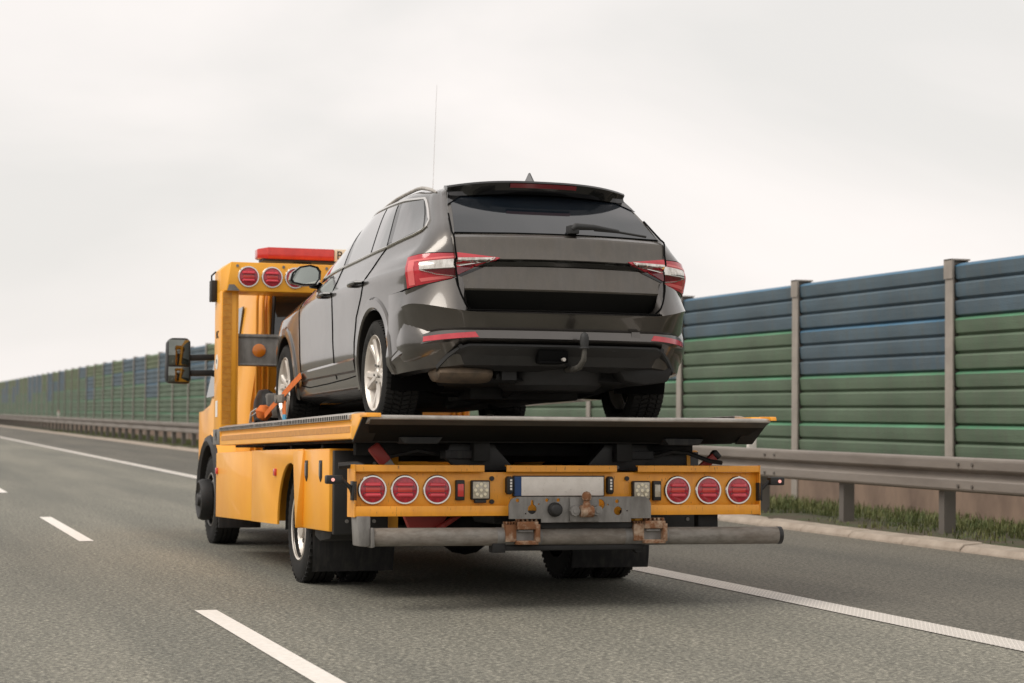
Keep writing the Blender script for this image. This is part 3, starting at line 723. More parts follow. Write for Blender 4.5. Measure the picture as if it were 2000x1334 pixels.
# small lamps
def rect_lamp(name, x, z, w, h, body, lens, parent):
    b = MB(); b.box(x - w / 2, x + w / 2, -2.018, -1.984, z - h / 2, z + h / 2); o = b.build(name, 'black', parent, bevel=.006)
    b = MB(); b.box(x - w / 2 + .008, x + w / 2 - .008, -2.023, -2.0, z - h / 2 + .022, z + h / 2 - .022); b.build('lens', lens, o, bevel=.003); return o
rect_lamp('fog_lamp', -.622, .667, .052, .118, 'black', 'lens_mid', tt)
rect_lamp('reversing_lamp', .607, .662, .052, .118, 'black', 'clear', tt)
def work_lamp(x, z):
    b = MB(); b.box(x - .057, x + .057, -2.022, -1.985, z - .057, z + .057); o = b.build('work_lamp', 'black', tt, bevel=.008)
    b = MB(); b.box(x - .049, x + .049, -2.026, -2.01, z - .049, z + .049); b.build('lens', 'clear', o, bevel=.004)
    b = MB()
    for k in range(9):
        a = 2 * math.pi * k / 8; rr = 0 if k == 8 else .034
        b.cyl((x + rr * math.cos(a), -2.0255, z + rr * math.sin(a)), (x + rr * math.cos(a), -2.029, z + rr * math.sin(a)), .0095, 10)
    b.build('led', 'led', o)
    b = MB(); b.box(x - .035, x + .035, -2.015, -1.99, z - .075, z - .056); b.build('bracket', 'black', o, bevel=.003)
work_lamp(-.50, .668); work_lamp(.505, .664)
b = MB()
for x, z in ((-.425, .735), (-.425, .60), (.42, .735)): b.cyl((x, -1.984, z), (x, -1.998, z), .014, 10)
b.build('beam_bolt', 'black', tt)
for x in (-.325, .305):
    b = MB(); b.prism([(x - .018, .655), (x - .018, .735), (x - .008, .748), (x + .008, .748), (x + .018, .735), (x + .018, .655), (x + .008, .642), (x - .008, .642)], 1, -2.03, -1.985); o = b.build('plate_lamp', 'black', tt, bevel=.003)
    b = MB()
    for k in range(4): b.box(x - .006 + (.006 if x < 0 else 0), x + .006 + (.006 if x < 0 else 0), -2.033, -2.029, .668 + k * .017, .680 + k * .017)
    b.build('lens', 'sticker', o)
# number plate (blank)
b = MB(); b.box(-.298, .275, -2.004, -1.985, .628, .752); npl = b.build('number_plate', 'black', tt, bevel=.006)
b = MB(); b.box(-.248, .266, -2.009, -2.0, .634, .745); b.build('plate_face', 'plate', npl, bevel=.002)
b = MB(); b.box(-.290, -.2485, -2.009, -2.0, .634, .745); b.build('country_band', 'plate_blue', npl)
# hitch plate with holes
ho = [(-.30, 0), (.527, 0), (.527, .08), (.515, .105), (.49, .118), (-.315, .118), (-.345, .105), (-.357, .07), (-.357, 0)]
ho = [(-.357, -.010), (-.16, -.010), (-.16, -.032), (.40, -.032), (.40, -.010), (.527, -.010), (.527, .075), (.515, .102), (.488, .118), (-.308, .118), (-.343, .104), (-.357, .07)]
def keyhole(cx, cy, r):
    pts = [(cx + r * math.cos(a), cy + r * math.sin(a)) for a in [R(d) for d in range(110, 431, 16)]]
    return pts + [(cx + .006, cy + r * 1.9), (cx - .006, cy + r * 1.9)]
holes = [keyhole(-.215, .045, .028), circ(-.305, .097, .011, 12), circ(.205, .072, .031), circ(.312, .09, .012, 12), circ(.318, .034, .026), circ(-.125, .098, .011, 10), circ(-.055, .098, .011, 10), circ(.04, .086, .009, 10), circ(.128, .086, .009, 10), circ(-.255, .02, .005, 8), circ(-.175, .075, .005, 8), circ(.255, .07, .005, 8), circ(.375, .034, .005, 8)]
hp = curve2d('hitch_plate', ho, holes, .006, 'steel', tt, REAR(0, -2.105, .512))
b = MB(); b.box(.012, .195, -2.125, -2.108, .482, .628); b.build('hitch_block', 'steel', hp, bevel=.006)
b = MB(); b.cyl((-.08, -2.10, .555), (-.08, -2.135, .555), .042, 18); b.lathe([(0, .038), (.012, .040), (.03, .030), (.034, 0)], (-.08, -2.135, .555), (0, -1, 0), 14); b.build('trailer_socket', 'black', hp, bevel=.004)
b = MB(); b.cyl((.07, -2.15, .545), (.145, -2.15, .545), .035, 16)
b.tube([(.105, -2.15, .54), (.105, -2.155, .575), (.105, -2.155, .605)], [.035, .026, .018], 14); b.lathe([(-.03, .012), (-.022, .024), (-.006, .029), (.010, .027), (.024, .018), (.03, .0)], (.105, -2.155, .632), (0, 0, 1), 20); b.build('tow_ball', 'rust', hp)
b = MB()
for x in (.035, .175): b.cyl((x, -2.12, .548), (x, -2.16, .548), .030, 8); b.cyl((x, -2.158, .548), (x, -2.166, .548), .016, 8)
b.build('hitch_bolt', 'steel', hp)
b = MB()
for x in (-.24, .36): b.box(x, x + .10, -2.095, -1.97, .50, .548)
b.box(-.36, .44, -2.06, -1.98, .445, .475); b.build('hitch_frame', 'under', hp)
# underrun tube and brackets
b = MB(); pr = [(-1.16, 0), (-1.16, .046), (-1.150, .0525), (1.397, .0525), (1.407, .046), (1.407, 0)]
b.lathe([(h, r) for h, r in pr], (0, -2.02, .396), (1, 0, -.004), 32); up_ = b.build('underrun_tube', 'pipe', tt)
b = MB(); b.lathe([(1.385, .0535), (1.411, .0535), (1.413, .048), (1.413, 0)], (0, -2.02, .396), (1, 0, -.004), 32); b.build('end_cap', 'black', up_)
b = MB(); b.prism([(-1.245, .52), (-1.165, .52), (-1.165, .352), (-1.19, .346), (-1.235, .35)], 1, -2.05, -1.90); b.build('tube_bracket', 'steel', tt, bevel=.008)
b = MB(); b.prism([(-1.165, .455), (-1.150, .455), (-1.145, .345), (-1.165, .34)], 1, -2.075, -1.96); b.build('bracket_flange', 'steel', tt, bevel=.005)
b = MB(); b.box(.90, 1.03, -1.95, -1.88, .40, .55); b.build('tube_bracket', 'under', tt, bevel=.006)
def rusty_socket(x):
    t = MB()
    t.box(x - .105, x - .04, -2.085, -2.0, .368, .47)         # serrated wing
    for k in range(4): t.box(x - .105 + k * .017, x - .097 + k * .017, -2.09, -2.02, .47, .485)
    t.box(x - .04, x + .085, -2.115, -2.0, .44, .486)         # top
    for k in range(5): t.box(x - .035 + k * .027, x - .022 + k * .027, -2.09, -2.04, .486, .503)
    t.box(x + .068, x + .095, -2.12, -2.0, .365, .47)
    t.box(x - .045, x + .085, -2.115, -2.0, .352, .375)
    o = t.build('rusty_socket', 'rust', tt, bevel=.006)
    t = MB(); t.box(x - .04, x + .068, -2.075, -2.06, .375, .44); t.build('socket_inside', 'steel', o)
    t = MB(); t.box(x - .032, x + .055, -2.105, -2.06, .425, .436); t.build('pin', 'steel', o, bevel=.003)
    t = MB(); t.lathe([(-.15, .0535), (.125, .0535)], (x - .0, -2.02, .396 - .004 * x), (1, 0, -.004), 32); t.build('collar', 'steel', o)
rusty_socket(-.262); rusty_socket(.535)
b = MB(); b.box(-.42, .5, -2.05, -1.95, .315, .345); b.box(-.44, -.36, -2.06, -1.98, .305, .36); b.prism([(.42, .345), (.52, .345), (.50, .30), (.47, .29), (.44, .32)], 1, -2.04, -1.98); b.build('underrun_stay', 'under', tt, bevel=.006)
# outrigger marker lamps
for s, x0, z in ((-1, -1.255, .70), (1, 1.277, .69)):
    b = MB(); b.tube([(x0, -2.0, z - .06), (x0 + s * .015, -2.0, z - .02), (x0 + s * .065, -2.0, z + .025), (x0 + s * .10, -2.0, z + .032)], [.015, .014, .012, .014], 8); b.box(x0 - .012, x0 + .012, -2.03, -1.97, z - .09, z + .02)
    o = b.build('marker_arm', 'black', tt, bevel=.002)
    c = Vector((x0 + s * .115, -2.0, z + .028)); b = MB(); b.box(c.x - .048, c.x + .048, -2.03, -1.97, c.z - .024, c.z + .026); b.build('marker_housing', 'black', o, bevel=.009)
    b = MB(); b.cyl((c.x + s * .012, -2.029, c.z), (c.x + s * .012, -2.036, c.z), .010, 12); b.build('marker_lens', 'lamp_on', o)
b = MB(); b.tube([(-1.32, -1.9, .805), (-1.22, -1.92, .815), (-1.18, -1.95, .80)], .02, 8); b.build('tie_down_hook', 'black', tt)
# red steel struts behind the light beam
b = MB(); b.bar((-1.065, -1.68, .925), (-.985, -1.69, .825), .075, .075); b.build('strut_head', 'redpaint', tt, bevel=.012)
b = MB(); b.bar((-.99, -1.69, .84), (-.90, -1.70, .70), .062, .062); b.build('strut_collar', 'steel', tt, bevel=.01)
b = MB(); b.prism([(-.90, .56), (-.58, .56), (-.66, .44), (-.83, .40)], 1, -1.72, -1.66); b.bar((-.70, -1.74, .42), (-.47, -1.7, .56), .03, .03); b.build('strut_foot', 'redpaint', tt, bevel=.008)
b = MB(); b.bar((.99, -1.75, .78), (1.09, -1.76, .872), .05, .05); b.build('strut_head', 'redpaint', tt, bevel=.008)
b = MB(); b.bar((1.085, -1.76, .868), (1.112, -1.76, .892), .062, .055); b.build('strut_hook', 'black', tt, bevel=.008)
b = MB(); b.box(.55, .93, -1.70, -1.25, .80, .90); b.build('battery_box', 'black', tt, bevel=.008)
b = MB(); b.box(.932, .955, -1.70, -1.25, .80, .895); b.build('box_edge', 'yellow', tt)

# --- headboard (gantry)
b = MB()
for s in (-1, 1):
    b = MB(); sx = lambda x: s * x
    b.prism([(sx(1.252), 2.56), (sx(1.252), 2.88), (sx(1.13), 2.88), (sx(1.13), 2.56)], 2, .985, 2.19); po = b.build('headboard_post', 'yellow', tt, bevel=.008)
    b = MB(); b.box(*sorted((sx(1.252), sx(1.175))), 2.58, 2.87, .970, 1.10); b.build('corner_block', 'steel' if s < 0 else 'yellow', po, bevel=.005) if s > 0 else None
    b = MB()
    for k in range(21):
        z = 1.13 + k * .050; b = MB(); b.box(*sorted((sx(1.243), sx(1.172))), 2.556, 2.561, z, z + .046); b.build('reflective_tile', 'tape', po, sharp=None)
    b = MB(); b.box(*sorted((sx(1.13), sx(1.115))), 2.57, 2.90, 1.06, 2.20); b.build('post_web', 'yellow', po)
b = MB(); b.add([(-1.252, 2.62, 2.185), (1.252, 2.62, 2.185), (1.252, 2.62, 2.36), (1.19, 2.54, 2.415), (-1.19, 2.54, 2.415), (-1.252, 2.62, 2.36), (-1.225, 2.50, 2.185), (1.225, 2.50, 2.185), (1.19, 2.50, 2.415), (-1.19, 2.50, 2.415),
                 (-1.252, 2.90, 2.185), (1.252, 2.90, 2.185), (1.252, 2.90, 2.36), (1.19, 2.90, 2.415), (-1.19, 2.90, 2.415), (-1.252, 2.90, 2.36)],
                [(6, 7, 8, 9), (6, 9, 4, 5, 0), (7, 1, 2, 3, 8), (8, 3, 4, 9), (0, 5, 15, 10), (1, 11, 12, 2), (5, 4, 14, 15), (2, 12, 13, 3), (4, 3, 13, 14), (10, 15, 14, 13, 12, 11), (0, 10, 11, 1), (6, 0, 1, 7)])
tb = b.build('headboard_beam', 'yellow', tt, bevel=.006)
for x in (-1.052, -.862, -.675, .675, .862, 1.052): round_lamp(x, 2.502, 2.30, .083, tt)
b = MB()
for x in (-1.14, -.77, -.42, .42, .77, 1.14): b.cyl((x, 2.502, 2.385), (x, 2.494, 2.385), .012, 8)
b.build('beam_bolt', 'steel', tt)
b = MB(); b.prism([(-1.22, 2.186), (-1.12, 2.186), (-1.165, 2.235), (-1.205, 2.235)], 1, 2.492, 2.50); b.build('corner_plate', 'steel', tt)
b = MB(); b.box(-1.115, 1.115, 2.60, 2.66, 1.60, 1.85); b.box(-1.115, 1.115, 2.585, 2.66, 1.825, 1.85); b.box(-1.115, 1.115, 2.585, 2.66, 1.60, 1.615)
cb = b.build('cross_beam', 'steel', tt, bevel=.004)
for x in (-.943, .943):
    b = MB(); b.lathe([(0, .054), (.008, .054), (.014, .046), (.016, 0)], (x, 2.60, 1.72), (0, -1, 0), 24); b.build('round_reflector', 'amber', cb)
# side writing and stickers on the left post
text_mesh('post_lettering', 'NC', .085, 'black', tt, LEFT(-1.2535, 2.74, 1.845))
b = MB(); b.cyl((-1.2525, 2.76, 1.63), (-1.2545, 2.76, 1.63), .062, 24); o = b.build('round_sticker', 'sticker', tt)
b = MB(); b.cyl((-1.2545, 2.76, 1.635), (-1.256, 2.76, 1.635), .018, 12); b.build('sticker_dot', 'black', o)
b = MB(); b.box(-1.2545, -1.2525, 2.70, 2.80, 1.19, 1.32); b.build('label_sticker', 'sticker', tt)
b = MB(); b.box(-1.258, -1.20, 2.585, 2.875, .968, 1.092); o = b.build('maker_plate', 'steel', tt, bevel=.005)
text_mesh('plate_lettering', 'N', .13, 'black', o, LEFT(-1.2588, 2.73, 1.04))
b = MB(); b.tube([(-1.26, 2.80, 2.36), (-1.29, 2.83, 2.33), (-1.285, 2.86, 2.28)], .008, 6); b.box(-1.30, -1.252, 2.78, 2.88, 2.12, 2.29); b.build('side_work_lamp', 'black', tt, bevel=.012)

# --- cab
def cab_ring(y, hw, z0, z1, rt, n=6, taper=.86):
    pts = []
    # from bottom left up over the roof to bottom right; sides lean in above the waist
    zw = 1.30; ht = hw * taper
    L_ = [(-hw * .97, z0), (-hw, z0 + .15), (-hw, zw), (lerp(-hw, -ht, .55), lerp(zw, z1 - rt, .55)), (-ht, z1 - rt)]
    arc = [(-ht + rt - rt * math.cos(R(90 * k / n)), z1 - rt + rt * math.sin(R(90 * k / n))) for k in range(1, n + 1)]
    left = L_ + arc
    return [(x, y, z) for x, z in left] + [(-x, y, z) for x, z in left[::-1]]
rings = [cab_ring(3.02, .93, .62, 2.36, .16), cab_ring(3.08, .96, .60, 2.42, .18), cab_ring(3.5, .97, .58, 2.46, .2), cab_ring(4.0, .97, .58, 2.46, .2), cab_ring(4.5, .97, .58, 2.40, .2), cab_ring(4.85, .97, .58, 2.10, .22), cab_ring(5.25, .96, .56, 1.62, .2), cab_ring(5.6, .94, .52, 1.42, .2), cab_ring(5.95, .88, .46, 1.25, .2), cab_ring(6.1, .80, .44, 1.05, .2)]
b = MB(); b.grid(rings); k = len(rings[0]); b.add(rings[0], [tuple(range(k))]); b.add(rings[-1], [tuple(range(k - 1, -1, -1))])
cab = b.build('cab', 'yellow', tt, sharp=45)
# rear wall ribs and window
for x in (-.885, -.835, -.79, .79, .835, .885):
    b = MB(); q = .02 if x < 0 else -.02; b.tube([(x, 3.015, .75), (x, 3.0, .9), (x, 3.0, 2.15), (x + q, 3.03, 2.30)], .012, 8); b.build('rear_wall_rib', 'yellow', cab)
b = MB(); b.prism([(-.765, 1.70), (-.72, 1.64), (.72, 1.64), (.765, 1.70), (.745, 2.20), (.69, 2.26), (-.69, 2.26), (-.745, 2.20)], 1, 3.035, 3.0); rw = b.build('rear_window', 'dglass', cab, bevel=.006)
b = MB(); b.tube([(x, 3.0, z) for x, z in [(-.765, 1.70), (-.72, 1.64), (.72, 1.64), (.765, 1.70), (.745, 2.20), (.69, 2.26), (-.69, 2.26), (-.745, 2.20), (-.765, 1.70)]], .016, 6); b.build('window_seal', 'black', rw)
for s in (-1, 1):
    b = MB(); b.prism([(3.75, 1.42), (5.05, 1.42), (4.72, 2.02), (4.5, 2.14), (3.75, 2.16)], 0, s * .97, s * .86)
    # lean the side window with the cab side
    b.v = [(x if abs(x) < .93 else s * (.978 - max(0, z - 1.30) * .125), y, z) for x, y, z in b.v]
    b.build('side_window', 'dglass', cab)
    b = MB(); rows = []      # flared dark wheel-arch trim
    zc = gz(FY) + .375
    for q in range(15):
        a = R(-12 + q * 204 / 14); cs, sn = math.cos(a), math.sin(a)
        rows.append([(s * x, FY + rr * cs, zc + rr * sn) for x, rr in ((1.00, .56), (1.06, .565), (1.115, .545), (1.13, .505), (1.11, .47), (1.0, .46))])
    b.grid(rows); b.build('wheel_arch_trim', 'black', cab)
    b = MB(); b.grid([[(s * 1.05, FY + .46 * math.cos(R(-10 + q * 20)), zc + .46 * math.sin(R(-10 + q * 20))), (s * .6, FY + .46 * math.cos(R(-10 + q * 20)), zc + .46 * math.sin(R(-10 + q * 20)))] for q in range(11)]); b.build('arch_liner', 'under', cab)
    b = MB(); b.add([], [])
    rows = []
    for q in range(9):   # body flare above the arch
        a = R(10 + q * 20); rows.append([(s * .965, FY + .72 * math.cos(a), zc + .70 * math.sin(a)), (s * 1.03, FY + .63 * math.cos(a), zc + .63 * math.sin(a)), (s * 1.09, FY + .56 * math.cos(a), zc + .56 * math.sin(a))])
    b.grid(rows); b.build('fender', 'yellow', cab)
    b = MB(); b.box(*sorted((s * 1.06, s * .7)), 3.03, 3.38, .48, .88); b.build('cab_corner', 'yellow', cab, bevel=.03)
    # mirror
    mx_ = s * 1.243
    b = MB(); b.prism([(mx_ - .095, 1.545), (mx_ + .095, 1.535), (mx_ + .112, 1.58), (mx_ + .106, 1.92), (mx_ + .08, 1.952), (mx_ - .07, 1.952), (mx_ - .102, 1.91), (mx_ - .112, 1.60)], 1, 4.88, 5.02); mo = b.build('door_mirror', 'black', cab, bevel=.02)
    b = MB(); b.box(mx_ - .092, mx_ + .092, 4.872, 4.885, 1.705, 1.935); b.build('mirror_glass', 'truck_mirror', mo, bevel=.003)
    b = MB(); b.box(mx_ - .094, mx_ + .094, 4.872, 4.885, 1.555, 1.690); b.build('wide_angle_glass', 'truck_mirror', mo, bevel=.003)
    b = MB(); b.bar((s * 1.14, 4.94, 1.775), (s * .84, 4.94, 1.79), .05, .055); b.bar((s * 1.14, 4.94, 1.635), (s * .84, 4.94, 1.645), .05, .055); b.build('mirror_arm', 'black', mo, bevel=.008)
b = MB(); b.box(-.85, .85, 5.0, 5.02, 1.5, 2.0); 
# --- beacon bar on the cab roof
b = MB(); b.box(-.66, -.08, 3.72, 3.98, 2.578, 2.678); b.add([(-.66, 3.72, 2.578), (-.66, 3.98, 2.578), (-.66, 3.98, 2.678), (-.66, 3.72, 2.678), (-.74, 3.80, 2.585), (-.74, 3.92, 2.585), (-.74, 3.92, 2.668), (-.74, 3.80, 2.668)], [(4, 5, 6, 7), (0, 1, 5, 4), (1, 2, 6, 5), (2, 3, 7, 6), (3, 0, 4, 7)])
bb = b.build('beacon_bar', 'redbar', tt, bevel=.010)
b = MB(); b.box(.42, 1.0, 3.72, 3.98, 2.578, 2.678); b.build('beacon_end', 'redbar', bb, bevel=.012)
b = MB(); b.box(-.078, .418, 3.73, 3.97, 2.574, 2.680); b.build('sign_panel', 'cream', bb, bevel=.006)
b = MB(); b.box(-.70, .96, 3.75, 3.95, 2.560, 2.580); b.build('beacon_base', 'black', bb)
b = MB()
for x in (-.40, .66):
    b = MB(); b.box(x, x + .13, 3.78, 3.92, 2.44, 2.562); b.build('beacon_foot', 'black', bb)
pass
text_mesh('sign_lettering', 'B', .105, 'black', bb, REAR(-.030, 3.728, 2.622))
b = MB(); b.tube([(.765, 3.6, 2.44), (.765, 3.6, 2.56)], .014, 8); b.tube([(.765, 3.6, 2.55), (.770, 3.6, 3.2), (.79, 3.6, 3.8), (.803, 3.6, 4.15)], [.0018, .0016, .0014, .0012], 6); b.build('whip_antenna', 'whip', tt)

# --- winch at the front of the bed
b = MB(); b.box(-.80, .72, 2.36, 2.52, DZ + .01, DZ + .05); b.cyl((-1.01, 2.40, DZ + .115), (.4, 2.40, DZ + .115), .030, 12); wi = b.build('winch', 'black', tt, bevel=.006)
b = MB(); b.lathe([(-.06, .0), (-.06, .10), (-.03, .165), (.03, .175), (.07, .15), (.09, .08), (.09, 0)], (-.93, 2.47, DZ + .19), (1, 0, 0), 28); b.build('winch_gearbox', 'black', wi)
b = MB(); b.box(-.935, -.66, 2.29, 2.42, DZ + .145, DZ + .325); b.build('winch_motor', 'steel', wi, bevel=.02)
b = MB(); b.box(-.90, -.70, 2.275, 2.30, DZ + .13, DZ + .22); b.build('control_box', 'pipe', wi, bevel=.012)
b = MB(); b.cyl((-.7, 2.47, DZ + .19), (.35, 2.47, DZ + .19), .10, 20); b.build('winch_drum', 'under', wi)
b = MB(); b.tube([(-.845, 2.36, DZ + .30), (-.842, 2.34, DZ + .345)], .006, 6); b.lathe([(-.022, 0), (-.018, .013), (0, .022), (.018, .013), (.022, 0)], (-.841, 2.34, DZ + .362), (0, 0, 1), 14); b.build('control_lever', 'sticker', wi)
# ================================================================== CAR (frame: y forward from the rear axle, z up from the bed)
CP = TM @ Vector((-.05, -1.21, DZ))
car = thing('estate_car', 'dark grey-brown estate car with red tail lamps standing on the tow truck bed', 'car', CP, (-TILT, 0, 0))
WB, WR = 2.76, .332
def catmull(p0, p1, p2, p3, t):
    return .5 * ((2 * p1) + (p2 - p0) * t + (2 * p0 - 5 * p1 + 4 * p2 - p3) * t * t + (3 * p1 - p0 - 3 * p2 + p3) * t ** 3)
def subdiv_rows(rows, k):
    """rows: list of lists of Vector; Catmull-Rom between the rows"""
    out = []; n = len(rows)
    for i in range(n - 1):
        a, b_, c, d = rows[max(i - 1, 0)], rows[i], rows[i + 1], rows[min(i + 2, n - 1)]
        for q in range(k):
            t = q / k; out.append([catmull(a[j], b_[j], c[j], d[j], t) for j in range(len(b_))])
    out.append(list(rows[-1])); return out
def transpose(rows): return [list(r) for r in zip(*rows)]
def bez(p0, p1, p2, t): return p0 * (1 - t) ** 2 + p1 * (2 * t * (1 - t)) + p2 * t * t
def ring(yT, wS, dS, Wc, yC, W, wFc, yFc, yF, zr, zs, zf):
    pts = []
    sm = lambda a, b_, x: (lambda u: u * u * (3 - 2 * u))(min(1, max(0, (x - a) / (b_ - a))))
    for f in (0, .35, .7, 1):
        pts.append(Vector((wS * f, yT + dS * f * f, zr)))
    p0 = Vector((wS, yT + dS, 0)); p1 = Vector((Wc * .985, yT + dS + .055, 0)); p2 = Vector((Wc, yC, 0))
    for t in (.22, .42, .62, .82, 1):
        q = bez(p0, p1, p2, t); pts.append(Vector((q.x, q.y, zr)))
    for i in range(1, 12):
        s = i / 11
        x = W - (W - Wc) * max(0, 1 - s / .35) ** 2 - (W - wFc) * max(0, (s - .6) / .4) ** 2
        pts.append(Vector((x, lerp(yC, yFc, s), lerp(lerp(zr, zs, sm(.04, .2, s)), lerp(zs, zf, .35), sm(.55, 1, s)))))
    p0 = Vector((wFc, yFc, 0)); p1 = Vector((wFc * .93, lerp(yFc, yF, .85), 0)); p2 = Vector((0, yF, 0)); z0 = lerp(zs, zf, .35)
    for t in (.2, .4, .6, .8, 1):
        q = bez(p0, p1, p2, t); pts.append(Vector((q.x, q.y, lerp(z0, zf, sm(0, 1, t)))))
    return pts
LV = [(-.78, .60, .03, .78, -.55, .78, .73, 3.1, 3.45, .335, .20, .22),
      (-.88, .62, .04, .85, -.55, .868, .83, 3.1, 3.58, .35, .245, .25),
      (-.95, .63, .05, .880, -.58, .890, .865, 3.1, 3.66, .40, .34, .36),
      (-.975, .635, .05, .890, -.60, .905, .875, 3.1, 3.68, .50, .48, .46),
      (-.87, .640, .05, .872, -.60, .912, .882, 3.1, 3.68, .66, .66, .55),
      (-.925, .645, .045, .872, -.62, .920, .882, 3.07, 3.66, .80, .80, .63),
      (-.945, .645, .04, .880, -.66, .925, .876, 3.0, 3.62, .905, .905, .70),
      (-.94, .645, .04, .872, -.66, .916, .868, 2.98, 3.58, .935, .932, .72),
      (-.93, .645, .04, .858, -.66, .897, .84, 2.9, 3.45, .985, .975, .76),
      (-.925, .648, .05, .800, -.64, .868, .80, 2.05, 2.60, 1.055, 1.05, 1.00),
      (-.855, .636, .05, .748, -.57, .828, .755, 1.85, 2.32, 1.15, 1.15, 1.12),
      (-.67, .606, .05, .684, -.43, .774, .690, 1.50, 2.00, 1.275, 1.28, 1.27),
      (-.535, .578, .05, .642, -.33, .722, .640, 1.22, 1.76, 1.372, 1.385, 1.37),
      (-.455, .548, .05, .602, -.26, .668, .585, 1.06, 1.60, 1.430, 1.444, 1.43),
      (-.37, .43, .04, .49, -.17, .55, .48, .86, 1.40, 1.470, 1.486, 1.467),
      (-.23, .22, .02, .26, -.02, .30, .27, .60, 1.12, 1.493, 1.505, 1.49),
      (-.08, .0, .0, .0, .02, .0, .0, .42, .80, 1.500, 1.509, 1.496)]
rows = [ring(*l) for l in LV]
rows = subdiv_rows(rows, 3)
rows = transpose(subdiv_rows(transpose(rows), 2))
full = [[Vector((-p.x, p.y, p.z)) for p in r[::-1]] + r[1:-1] for r in rows]
b = MB(); b.grid(full, closed=True); b.add(full[0], [tuple(range(len(full[0])))])
body_me = b.mesh('body', 'paint', sharp=None)
bmx = bmesh.new(); bmx.from_mesh(body_me); BV = BVHTree.FromBMesh(bmx); bmx.free()
body = link(body_me, 'body', car)
# wheel arches by boolean
def arch_cut():
    c = MB()
    for y in (0, WB):
        for s in (-1, 1):
            n = 40; r = .378
            c.cyl((s * .52, y, WR + .012), (s * 1.2, y, WR + .012), r, n)
    o = c.build('arch_cutter', 'paint', None); return o
cut = arch_cut(); cut.parent = car
md = body.modifiers.new('arch', 'BOOLEAN'); md.object = cut; md.operation = 'DIFFERENCE'; md.solver = 'EXACT'
bpy.context.view_layer.update()
dg = bpy.context.evaluated_depsgraph_get(); nm = bpy.data.meshes.new_from_object(body.evaluated_get(dg))
body.modifiers.clear(); body.data = nm; bpy.data.objects.remove(cut)
nm.materials.clear(); nm.materials.append(M['paint'])
nm.polygons.foreach_set('use_smooth', [True] * len(nm.polygons)); nm.set_sharp_from_angle(angle=R(50))

# --- rear bumper
bo = [(0, -1.075), (.20, -1.071), (.38, -1.060), (.50, -1.046), (.57, -1.034), (.605, -1.025), (.64, -1.010), (.703, -.970), (.770, -.907), (.827, -.827), (.869, -.735), (.898, -.62), (.912, -.50), (.916, -.385)]
fade = lambda v: [v] * 11 + [lerp(v, .014, .5), .014, .014]
def bump_row(ins, zs):
    out = []
    for i, (x, y) in enumerate(bo):
        k = ins[i] if isinstance(ins, (list, tuple)) else ins
        a = bo[max(0, i - 1)]; c = bo[min(len(bo) - 1, i + 1)]
        t = Vector((c[0] - a[0], c[1] - a[1], 0)).normalized(); nrm = Vector((-t.y, t.x, 0))
        if i == 0: nrm = Vector((0, 1, 0))
        q = Vector((x, y, 0)) + nrm * k; out.append(Vector((max(q.x, 0), q.y, zs[i])))
    return out
BR = [bump_row([.16, .16, .15, .14, .12, .075, .055, .046, .042, .040, .036, .028, .018, .014], [.664, .664, .664, .664, .668, .700, .846, .836, .822, .808, .797, .789, .783, .780]),
      bump_row([.03, .03, .03, .03, .03, .03, .030, .026, .024, .022, .020, .018, .014, .014], [.656, .656, .656, .656, .658, .668, .74, .745, .75, .752, .752, .74, .71, .69]),
      bump_row(fade(.0), [.640, .640, .641, .643, .646, .650, .656, .668, .684, .698, .704, .690, .660, .63]),
      bump_row(fade(.010), [.625, .625, .626, .628, .630, .634, .638, .648, .660, .672, .676, .662, .635, .605]),
      bump_row([.034] * 10 + [.03, .024, .016, .012], [.556, .556, .556, .556, .556, .556, .556, .556, .552, .537, .507, .468, .425, .385]),
      bump_row([.040] * 10 + [.035, .028, .02, .014], [.549, .549, .549, .549, .549, .549, .549, .549, .545, .530, .500, .461, .419, .380]),
      bump_row(fade(.020), [.541, .541, .541, .541, .541, .541, .541, .541, .536, .521, .491, .453, .412, .375]),
      bump_row(fade(.012), [.495, .495, .495, .495, .495, .494, .493, .488, .480, .466, .444, .418, .392, .365]),
      bump_row([.036] * 10 + [.03, .025, .02, .016], [.482, .482, .482, .482, .482, .481, .480, .475, .467, .453, .432, .407, .382, .358]),
      bump_row([.13] * 6 + [.11, .08, .055, .04, .036, .034, .034, .034], [.43, .43, .43, .43, .43, .43, .425, .415, .405, .393, .38, .367, .355, .342]),
      bump_row([.15] * 6 + [.13, .10, .07, .055, .05, .05, .05, .05], [.375, .375, .375, .37, .365, .36, .35, .34, .332, .325, .318, .312, .308, .305]),
      bump_row([.20] * 6 + [.17, .14, .12, .10, .10, .10, .10, .10], [.36, .36, .36, .355, .35, .345, .335, .325, .317, .31, .303, .297, .293, .29])]
def mirror_rows(rows_): return [[Vector((-p.x, p.y, p.z)) for p in r[::-1]] + r[1:] for r in rows_]
BR2 = transpose(subdiv_rows(transpose(BR), 3))
for r in BR2: r.append(r[-1] + Vector((-.06, .004, 0)))
b = MB(); b.grid(mirror_rows(BR2)); bumper_me = b.mesh('rear_bumper', 'paint', sharp=22)
bumper = link(bumper_me, 'rear_bumper', car)
bmx = bmesh.new(); bmx.from_mesh(bumper_me); BVB = BVHTree.FromBMesh(bmx); bmx.free()

